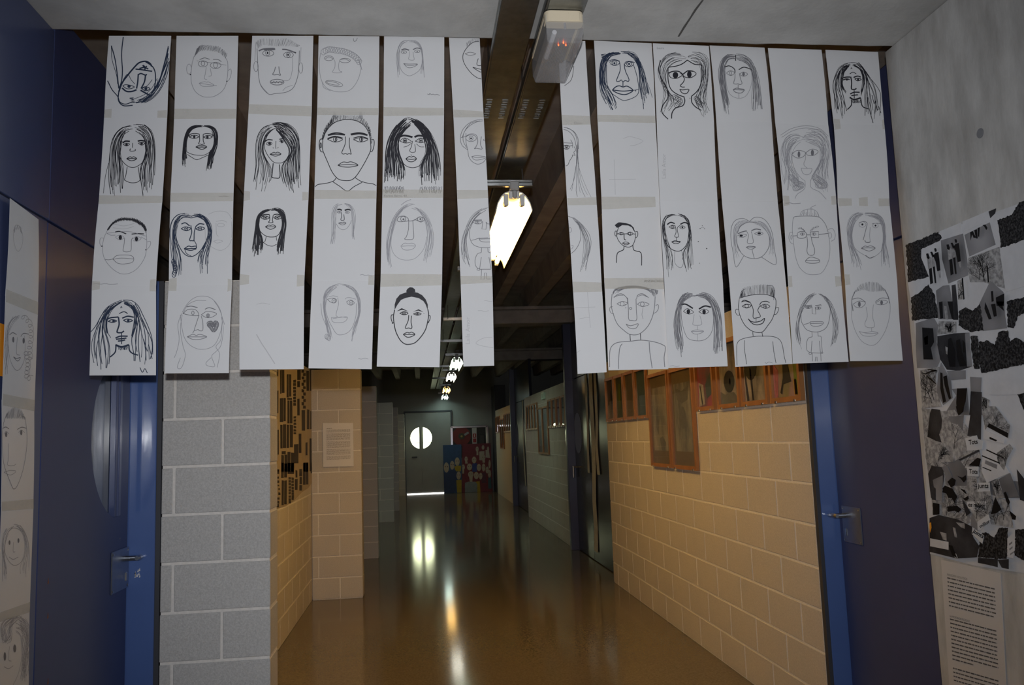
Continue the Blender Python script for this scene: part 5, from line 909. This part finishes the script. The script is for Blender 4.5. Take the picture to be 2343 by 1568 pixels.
# ================================================================== photo collage on the concrete wall
cw = thing('photo_collage', (XC-.002, 2.55, 1.0), 'black and white photo collage with cut-out words on the right concrete wall', 'collage')
CM = {'W': mat('photo_sky', (.60, .61, .64), .55, noise=.10, scale=9, detail=6, spec=.15, bump=.5, bscale=6), 'T': mat('photo_foliage', (.10, .10, .105), .6, dark=(.006, .006, .008), scale=130, detail=9, contrast=(.44, .74), spec=.1),
      'B': mat('photo_twigs', (.46, .46, .47), .6, dark=(.22, .22, .225), scale=60, detail=9, contrast=(.40, .62), spec=.1), 'G': mat('photo_pavement', (.23, .23, .245), .6, noise=.5, scale=5, detail=2, spec=.1),
      'D': mat('photo_dark', (.035, .035, .04), .6, noise=.6, scale=9, spec=.1), 'K': mat('photo_black', (.008, .008, .010), .6, spec=.1), 'L': mat('photo_clothes', (.30, .30, .31), .6, noise=.4, scale=60, spec=.1), 'S': mat('word_slip', (.58, .59, .61), .6, spec=.1)}  # D is near-black print
PIECES = [('P','W','2072 562 2200 513 2343 462 2420 432 2420 1340 2343 1312 2230 1295 2128 1268 2125 1200 2118 1080 2108 900 2098 820 2092 740 2078 650'),
('K','T','80 690 270 620 540 505 600 590 560 640 300 760 300 850 390 1050 410 1150 110 1230'),('K','W','300 760 575 630 640 1080 690 1250 430 1290 410 1150 300 880'),('K','G','580 630 900 530 960 900 975 1130 690 1250 600 900'),
('K','W','560 500 875 370 885 520 600 600'),('K','W','890 360 1270 200 1280 340 920 500'),('K','D','1265 215 1370 170 1360 240 1290 310'),('K','G','920 550 1280 370 1365 690 990 860'),('K','T','1390 340 1600 260 1700 80 1775 60 2050 0 2050 560 1775 620 1440 740 1430 600'),
('K','B','980 880 1420 720 1500 1320 1200 1230 1000 1230 960 1000'),('K','W','1430 790 1775 650 2050 600 2050 1250 1775 1290 1510 1370'),('K','T','150 1450 260 1390 400 1260 480 1390 520 1568 640 1760 580 1740 540 1740 170 1780 160 1568'),('K','G','510 1350 610 1280 700 1270 790 1760 545 1760'),
('K','D','735 1275 790 1260 820 1568 830 1770 760 1770'),('K','B','820 1210 890 1180 920 1470 830 1480'),('K','G','1290 1210 1475 1370 1500 1700 1530 1890 1185 1930 1120 1568 1180 1440'),
('L','T','690 130 780 80 870 130 980 30 1000 200 1030 400 840 420 680 330'),('L','T','1350 0 1586 -60 1850 -80 1850 150 1586 160 1500 200 1440 370 1360 360'),('L','G','90 300 340 225 400 330 380 560 430 810 380 920 110 920 95 700'),('L','B','390 460 410 270 650 280 650 430'),
('L','D','390 480 620 440 830 430 860 900 680 960 520 940 430 800 390 600'),('L','G','770 440 830 430 870 900 800 900'),('L','T','960 560 1090 540 1180 600 1240 420 1360 400 1390 560 1480 500 1586 560 1850 500 1850 850 1586 870 1000 990 960 800'),('L','T','850 480 945 480 960 600 970 930 900 930 860 680'),
('L','G','520 960 780 950 780 1070 570 1090'),('L','W','1010 1000 1586 920 1850 900 1850 1260 1340 1290 1100 1290'),('L','B','150 950 430 900 370 1000 380 1200 450 1450 180 1480 155 1100'),('L','G','440 840 580 1100 600 1330 470 1430 380 1250 400 1000'),('L','G','590 1210 800 1190 830 1568 480 1568 650 1300'),
('L','D','850 1240 1000 1250 1000 1568 830 1568'),('L','G','840 1040 1000 1050 990 1250 850 1240'),('L','B','1005 1310 1110 1360 1090 1568 1000 1568'),('L','T','1490 1280 1586 1260 1850 1240 1850 1500 1586 1500'),
('M','B','150 120 700 60 1100 600 1230 1280 1290 1568 330 1568 210 900'),('M','G','1180 1290 1460 1240 1889 1300 1889 1568 1200 1568'),('M','G','600 960 780 900 920 1100 900 1560 640 1568 540 1250'),('N','B','210 0 880 20 960 560 800 640 420 500 240 490'),('N','B','1180 150 1480 260 1560 700 1200 640 1130 480'),('N','G','880 420 1000 620 980 760 860 680'),('M','B','140 30 480 80 860 470 920 760 760 900 680 960 480 640 220 520'),('M','D','310 40 450 60 490 230 480 370 440 480 480 620 380 590 240 520 260 300 280 130'),('M','G','600 170 720 170 860 150 840 420 760 310 640 280'),('M','K','725 0 860 0 850 90 770 160 740 80'),
('M','D','990 0 1160 0 1150 570 1090 550 1080 500 920 510 960 230'),('M','B','1170 100 1280 0 1400 0 1650 330 1620 550 1280 300 1230 400'),('M','K','1290 290 1620 460 1610 540 1260 350'),('M','W','1200 400 1560 560 1540 640 1200 560'),('M','K','1300 520 1430 580 1410 600 1300 560'),
('M','W','1180 760 1640 660 1560 1000 1640 1140 1250 1310 1160 1100'),('M','B','1420 800 1640 640 1700 720 1600 900 1550 1100 1440 960'),('M','K','1250 735 1540 870 1535 890 1240 752'),('M','K','1170 835 1480 965 1475 985 1168 855'),('M','G','1230 920 1430 1000 1420 1070 1220 980'),('M','K','1180 1035 1330 1095 1325 1110 1180 1050'),
('M','S','880 550 1080 495 1100 560 1190 590 1170 740 920 760'),('M','D','770 910 1110 740 1130 770 800 930'),('M','K','940 1010 1090 880 1150 900 1120 1030'),('M','S','915 1040 1110 1030 1110 1200 925 1190'),('M','B','225 720 500 650 690 850 680 950 280 970'),('M','D','250 1150 310 1020 500 1040 520 1200 480 1568 300 1568'),
('M','G','330 1260 500 1180 510 1568 380 1568'),('M','G','480 1040 570 1010 660 1200 600 1260'),('M','K','580 1290 660 1220 720 1260 700 1350 640 1390'),('M','K','490 1470 530 1360 640 1400 740 1568 600 1568 560 1490'),('M','K','750 1190 830 1220 890 1180 900 1250 860 1300 800 1230'),
('M','B','920 1210 1080 1200 1100 1470 1300 1500 1300 1568 930 1568'),('M','S','1090 1310 1300 1300 1310 1480 1080 1460'),('M','G','1460 1240 1650 1140 1800 1540 1560 1568'),('M','D','1765 1080 1889 1240 2150 1300 2150 1700 1820 1600'),('M','B','1330 1300 1450 1240 1550 1568 1420 1568'),
('N','B','820 120 1180 100 1210 340 1150 480 960 620 880 440 820 250'),('N','S','790 270 1120 265 1110 430 880 410 820 380'),('N','K','400 60 440 10 560 60 640 190 600 290 540 200 430 120'),('N','K','480 350 640 340 710 400 660 450 600 420 490 440'),('N','K','690 60 760 80 795 150 760 130'),('N','K','740 225 820 180 830 230 780 260'),('N','D','720 230 860 450 790 510'),
('N','D','210 0 290 60 290 250 230 240'),('N','K','245 290 350 310 350 480 250 490'),('N','G','290 0 400 0 390 260 300 250'),('N','D','190 540 340 490 640 560 880 680 900 850 1000 1000 960 1180 640 1200 190 1090'),('N','L','620 610 760 625 765 715 700 690'),('N','L','360 765 465 790 470 910 410 890'),('N','W','200 870 500 930 500 1060 200 1000'),('N','L','570 690 610 700 640 860 600 850'),('N','W','580 1110 620 1120 650 1195 600 1180'),('N','K','500 980 560 990 640 1190 560 1150'),
('N','T','1050 780 1110 770 1240 860 1330 700 1470 700 1450 1200 1250 1200 980 1180 1000 980'),('N','K','1190 480 1260 200 1360 400 1280 460'),('N','W','1460 870 1600 740 1590 960 1550 1200 1460 1180'),('N','G','1485 960 1540 920 1540 950 1490 990'),('N','G','1490 1040 1545 1000 1545 1030 1495 1070'),('N','G','1505 1120 1570 1080 1565 1105 1505 1150'),
('N','K','1400 130 1430 110 1500 280 1480 330 1440 260'),('N','K','1490 420 1600 510 1590 570 1540 560'),('N','D','980 1190 1300 1210 1300 1340 1140 1300 980 1270'),('N','T','1590 730 1732 720 1960 700 1960 1250 1732 1230 1580 1150'),('N','D','1300 1220 1480 1210 1480 1370 1370 1350'),
('N','S','970 600 1150 480 1180 570 1030 740 975 740'),('N','S','890 690 1080 830 1050 960 880 800')]
NC = np.array([-1, 0, 0.])
def leafy(P, seed):
    """ragged foliage outline"""
    rg = random.Random(seed); out = []
    for a, b in zip(P, np.roll(P, -1, 0)):
        L = np.hypot(*(b-a)); n = max(1, int(L/22)); nn = np.array([b[1]-a[1], a[0]-b[0]])/max(L, 1)
        for i in range(n): out.append(a+(b-a)*i/n+(nn*rg.uniform(-9, 9) if i else 0))
    return np.array(out)
def inside(P, q):
    c = False
    for (x0, y0), (x1, y1) in zip(P, np.roll(P, -1, 0)):
        if (y0 > q[1]) != (y1 > q[1]) and q[0] < (x1-x0)*(q[1]-y0)/(y1-y0)+x0: c = not c
    return c
def twigs(cr, P, x, parent, seed):
    """bare branches printed on a photo piece, clipped to the piece"""
    rg = random.Random(seed); lo, hi = P.min(0), P.max(0); sz = (hi-lo); segs = []
    def grow(q, a, L, w, d):
        for _ in range(3):
            r = q+L/3*np.array([math.cos(a), math.sin(a)]); a += rg.uniform(-.3, .3)
            if inside(P, q) and inside(P, r): segs.append((q, r, w))
            q = r
            if d > 0: grow(q, a+rg.choice((-1, 1))*rg.uniform(.4, .9), L*.62, w*.66, d-1)
        if d > 0: grow(q, a+rg.uniform(-.4, .4), L*.7, w*.7, d-1)
    for _ in range(3 if min(sz) > 150 else 2):
        grow(lo+sz*np.array([rg.uniform(.2, .8), rg.uniform(.75, .98)]), -math.pi/2+rg.uniform(-.5, .5), sz[1]*.34, 9, 3)
    V = []; F = []
    for q, r, w in segs:
        t = (r-q)/np.hypot(*(r-q)); n = np.array([-t[1], t[0]])*w*.5; b = len(V)
        V += [onX(x, *s) for s in tp(cr, [q-n, q+n, r+n*.8, r-n*.8])]; F.append((b, b+1, b+2, b+3))
    if F: tag(mk('printed_branches', V, F, CM['K'], parent), kind='stuff')
for k, (cr, mm, pts) in enumerate(PIECES):
    P = np.array([float(q) for q in pts.split()]).reshape(-1, 2); x = XC-.0018-.00011*k
    if mm == 'T': P = leafy(P, k)
    pc = mk('photo_cutting', *plate([onX(x, *p) for p in tp(cr, P)], NC, .0009), CM[mm], cw)
    if mm == 'B': twigs(cr, P, x-.00012, pc, k)
# people printed in the photographs
FIG = [('L', '385 880 440 870 455 1020 400 1040'), ('K', '370 820 400 815 420 870 410 900 380 880'), ('K', '410 1040 450 1020 470 1240 430 1260'), ('K', '430 795 455 790 485 850 465 880'), ('L', '445 880 500 900 500 1000 460 1010'), ('K', '465 1010 495 1005 515 1240 495 1240'), ('K', '485 745 510 740 522 770 515 792 495 790'), ('K', '500 810 545 795 560 900 575 1060 530 1070 505 930 470 850'), ('L', '540 1070 575 1060 580 1160 565 1170')]
xk = XC-.0018-.00011*len(PIECES)
def prints(crop, L, dx=0, dy=0):
    for mm, pts in L:
        P = np.array([float(q) for q in pts.split()]).reshape(-1, 2)+np.array([dx, dy])
        mk('printed_figure', *plate([onX(xk-.0004, *p) for p in tp(crop, P)], NC, .0003), CM[mm], cw)
prints('K', FIG); prints('K', FIG, 292, -130)
prints('K', [('K', '1000 510 1040 495 1085 590 1050 590 1030 540 1010 630'), ('K', '1060 480 1100 470 1110 600 1085 600'), ('K', '1110 450 1140 440 1130 580 1115 570'), ('K', '1180 410 1220 400 1250 450 1235 480 1205 430'), ('K', '1300 1360 1330 1355 1340 1500 1310 1510'), ('K', '1370 1450 1490 1390 1490 1568 1380 1568'), ('K', '1235 1000 1255 1000 1275 1230 1255 1230'), ('K', '880 1170 900 1170 920 1470 905 1480')])
prints('L', [('K', '1050 10 1090 100 1140 240 1100 250 1040 100'), ('K', '1130 40 1190 30 1210 200 1170 210'), ('K', '1200 0 1310 0 1290 60 1310 130 1240 70'), ('K', '180 360 330 370 345 560 300 640 330 800 200 800 190 640'), ('L', '205 500 260 470 260 590 215 600'), ('K', '410 10 460 0 470 230 430 240'), ('L', '480 60 520 70 540 250 500 240'), ('K', '530 0 600 0 615 250 590 240'),
             ('K', '540 520 580 500 640 700 640 900 560 900 530 740'), ('L', '500 620 540 640 540 740 510 720'), ('K', '650 540 700 520 730 700 790 880 700 900 660 760'), ('K', '740 530 775 580 770 700 745 700'), ('K', '430 980 460 990 470 1180 510 1380 470 1400 430 1200'), ('K', '470 1040 520 1020 540 1150 580 1340 550 1350 490 1160'), ('K', '660 1200 800 1200 780 1380 740 1500 660 1510 650 1400'),
             ('K', '155 985 230 1010 300 975 375 960 375 945 290 960 230 990'), ('K', '225 1015 300 1060 370 1130 365 1140 280 1075'), ('K', '235 930 300 935 385 950 380 965 290 950')])
WORDS = [('Tots', 'M', 950, 655, 150, -18, 112), ('Tots', 'M', 945, 1145, 150, 10, 108), ('junts', 'M', 1102, 1395, 180, 0, 108), ('es millor', 'N', 820, 350, 270, 22, 92), ('millor', 'N', 1020, 705, 160, -95, 78), ('junts', 'N', 893, 770, 165, 105, 92)]
for txt, cr, x, y, dx, dy, h in WORDS:
    TV, TF = text_mesh(txt, .022); L = math.hypot(dx, dy); k = L/TV[:, 0].max(); ex_ = np.array([dx, dy])/L; ey_ = np.array([dy, -dx])/L
    P = tp(cr, np.array([x, y])+TV[:, :1]*k*ex_+TV[:, 1:2]*h*ey_)
    mk('printed_word', [onX(xk-.0006, *p) for p in P], TF, CM['K'], cw)
mk('orange_tag', *plate([onX(xk-.0005, *p) for p in tp('N', [(190, 620), (215, 610), (222, 700), (200, 780), (190, 700)])], NC, .0004), M_ORANGE, cw)

# ================================================================== far end: painted boards and hose cabinet
QY = 23.0
QC = {'blue': (.03, .085, .22), 'mag': (.16, .025, .045), 'face': (.42, .38, .32), 'yel': (.38, .30, .03), 'gb': (.22, .27, .30), 'teal': (.03, .10, .14), 'pur': (.09, .03, .06), 'blu2': (.03, .06, .28), 'white': (.42, .40, .36), 'navy': (.025, .055, .16)}
def qm(c): return mat('board_'+c, QC[c], .55, noise=.1, scale=12)
def qp(P, y): return [onY(y, *p) for p in tp('Q', P)]
def board(name, label, outline, shapes):
    P = qp(outline, QY); zmin = min(p[2] for p in P)
    for p in P:
        if p[2] < .12: p[2] = .002
    r = thing(name, (float(np.mean([p[0] for p in P])), QY+.01, 0), label, 'painted board', 'painted boards with faces')
    mk('board', *plate(P, (0, -1, 0), .025), qm(shapes[0]), r)
    for k, (c, kind, v) in enumerate(shapes[1]):
        Q = ell(*v) if kind == 'e' else np.array(v, float).reshape(-1, 2)
        pts = qp(Q, QY-.002-.0006*k)
        for p in pts: p[2] = max(p[2], .004)
        mk('painted_face' if c in ('face', 'white') else 'painted_body', *plate(pts, (0, -1, 0), .0015), qm(c), r)
        if kind == 'e' and c == 'face' and v[2] > 25:
            cx, cy, rx, ry = v
            for s in (-1, 1):
                pts = qp(ell(cx+s*rx*.42, cy-ry*.15, rx*.2, ry*.09, 8), QY-.003-.0006*k); mk('painted_eye', *plate(pts, (0, -1, 0), .0008), qm('pur'), r)
board('face_board', 'dark blue painted board with three white faces by the far doors', [(105, 620), (435, 605), (445, 1475), (130, 1478)], ('blue', [
 ('face', 'e', (168, 1020, 46, 92)), ('navy', 'F', (120, 1110, 215, 1110, 205, 1470, 135, 1470)), ('face', 'e', (362, 915, 44, 76)), ('yel', 'F', (310, 1005, 360, 985, 430, 990, 425, 1090, 330, 1090)), ('face', 'e', (272, 980, 40, 80)), ('navy', 'F', (205, 1080, 272, 1060, 340, 1075, 360, 1250, 330, 1470, 200, 1470)), ('face', 'e', (388, 1165, 40, 72)), ('yel', 'F', (345, 1245, 440, 1240, 440, 1472, 360, 1472))]))
board('face_board', 'crimson painted board crowded with white faces in front of the hose cabinet', [(455, 600), (960, 585), (1000, 1470), (448, 1475)], ('mag', [
 ('face', 'e', (720, 690, 27, 48)), ('face', 'F', (708, 730, 740, 730, 740, 800, 708, 800)), ('face', 'e', (825, 660, 24, 42)), ('face', 'e', (915, 690, 20, 48)), ('white', 'F', (755, 735, 850, 725, 850, 890, 760, 890)), ('white', 'F', (870, 705, 930, 705, 950, 850, 870, 840)), ('face', 'e', (830, 845, 36, 62)), ('face', 'F', (815, 890, 860, 890, 860, 935, 815, 935)),
 ('face', 'e', (522, 870, 28, 48)), ('face', 'F', (505, 910, 545, 910, 550, 950, 505, 950)), ('blu2', 'F', (630, 950, 715, 940, 715, 1100, 630, 1100)), ('face', 'e', (665, 885, 41, 60)), ('face', 'e', (582, 1010, 46, 62)), ('face', 'e', (752, 1020, 40, 64)), ('face', 'e', (835, 1020, 31, 72)), ('pur', 'F', (790, 1115, 870, 1110, 885, 1300, 800, 1300)), ('face', 'e', (470, 1015, 29, 48)), ('face', 'F', (455, 1060, 485, 1060, 485, 1130, 455, 1130)),
 ('face', 'e', (942, 960, 20, 80)), ('face', 'e', (900, 1065, 29, 62)), ('face', 'e', (940, 1130, 29, 72)), ('teal', 'F', (915, 1205, 970, 1195, 978, 1400, 920, 1400)), ('face', 'e', (782, 1175, 31, 62)), ('yel', 'F', (670, 1280, 765, 1265, 780, 1472, 720, 1472)), ('face', 'e', (705, 1165, 44, 66)), ('face', 'F', (575, 1190, 640, 1190, 632, 1290, 590, 1290)), ('face', 'e', (605, 1145, 49, 58)), ('gb', 'F', (500, 1295, 560, 1275, 690, 1275, 722, 1320, 722, 1472, 500, 1472))]))
hc = thing('fire_hose_cabinet', (1.36, 23.28, 1.0), 'chrome-framed fire hose cabinet with red reel behind the boards', 'hose cabinet')
hy = 23.25
def qx(u, v): return onY(hy, *tp('Q', [(u, v)])[0])
hx0, hx1, hz1 = qx(250, 290)[0], qx(905, 290)[0], qx(560, 285)[2]; hm0, hm1 = qx(628, 400)[0], qx(712, 400)[0]; hz0 = .95
box('back_box', (hx0, 23.27, hz0), (hx1, 23.32, hz1), mat('cabinet_dark', (.03, .03, .03), .5), hc, .003)
mb = MB()
for a, b in ((hx0-.02, hx0+.05), (hx1-.05, hx1+.02)): mb.box((a, 23.235, hz0), (b, 23.272, hz1), .006)
mb.box((hx0, 23.235, hz1-.035), (hx1, 23.272, hz1+.02), .006); mb.build('chrome_frame', mat('chrome', (.75, .75, .78), .12, metal=1), hc)
c = qx(440, 460)
mb = MB(); mb.tube([(c[0], 23.262, c[2]), (c[0], 23.245, c[2])], .26, 32); reel = mb.build('hose_reel', mat('reel_red', (.16, .02, .02), .5), hc)
MB().tube([(c[0], 23.246, c[2]), (c[0], 23.236, c[2])], .09, 20).build('reel_hub', mat('hub_dark', (.05, .045, .03), .5), reel)
MB().tube([(c[0], 23.237, c[2]), (c[0], 23.23, c[2])], .03, 12).build('hub_cap', mat('hub_yellow', (.35, .28, .08), .5), reel)
mk('instruction_tag', *plate([qx(480, 420)+np.array([0, -.02, 0]), qx(555, 375)+np.array([0, -.02, 0]), qx(575, 405)+np.array([0, -.02, 0]), qx(500, 455)+np.array([0, -.02, 0])], (0, -1, 0), .002), mat('tag_grey', (.25, .25, .25), .5), hc)
box('sign_post', (hm0, 23.24, hz0), (hm1, 23.268, hz1-.04), mat('sign_white', (.5, .48, .46), .4), hc, .003)
mb = MB()
for v0, v1 in ((412, 485), (500, 570)): mb.box((hm0+.02, 23.236, qx(660, v1)[2]), (hm1-.02, 23.241, qx(660, v0)[2]), .001)
mb.build('red_sign', mat('sign_red', (.30, .02, .025), .5), hc)
MB().box(((hm0+hm1)/2-.012, 23.2345, qx(660, 470)[2]), ((hm0+hm1)/2+.012, 23.2362, qx(660, 425)[2]), .0005).build('sign_mark', mat('sign_mark_white', (.6, .55, .5), .5), hc)
box('fire_bucket', (qx(760, 400)[0], 23.24, hz0), (qx(850, 400)[0], 23.268, qx(800, 430)[2]), mat('cabinet_black', (.02, .02, .02), .4), hc, .02)
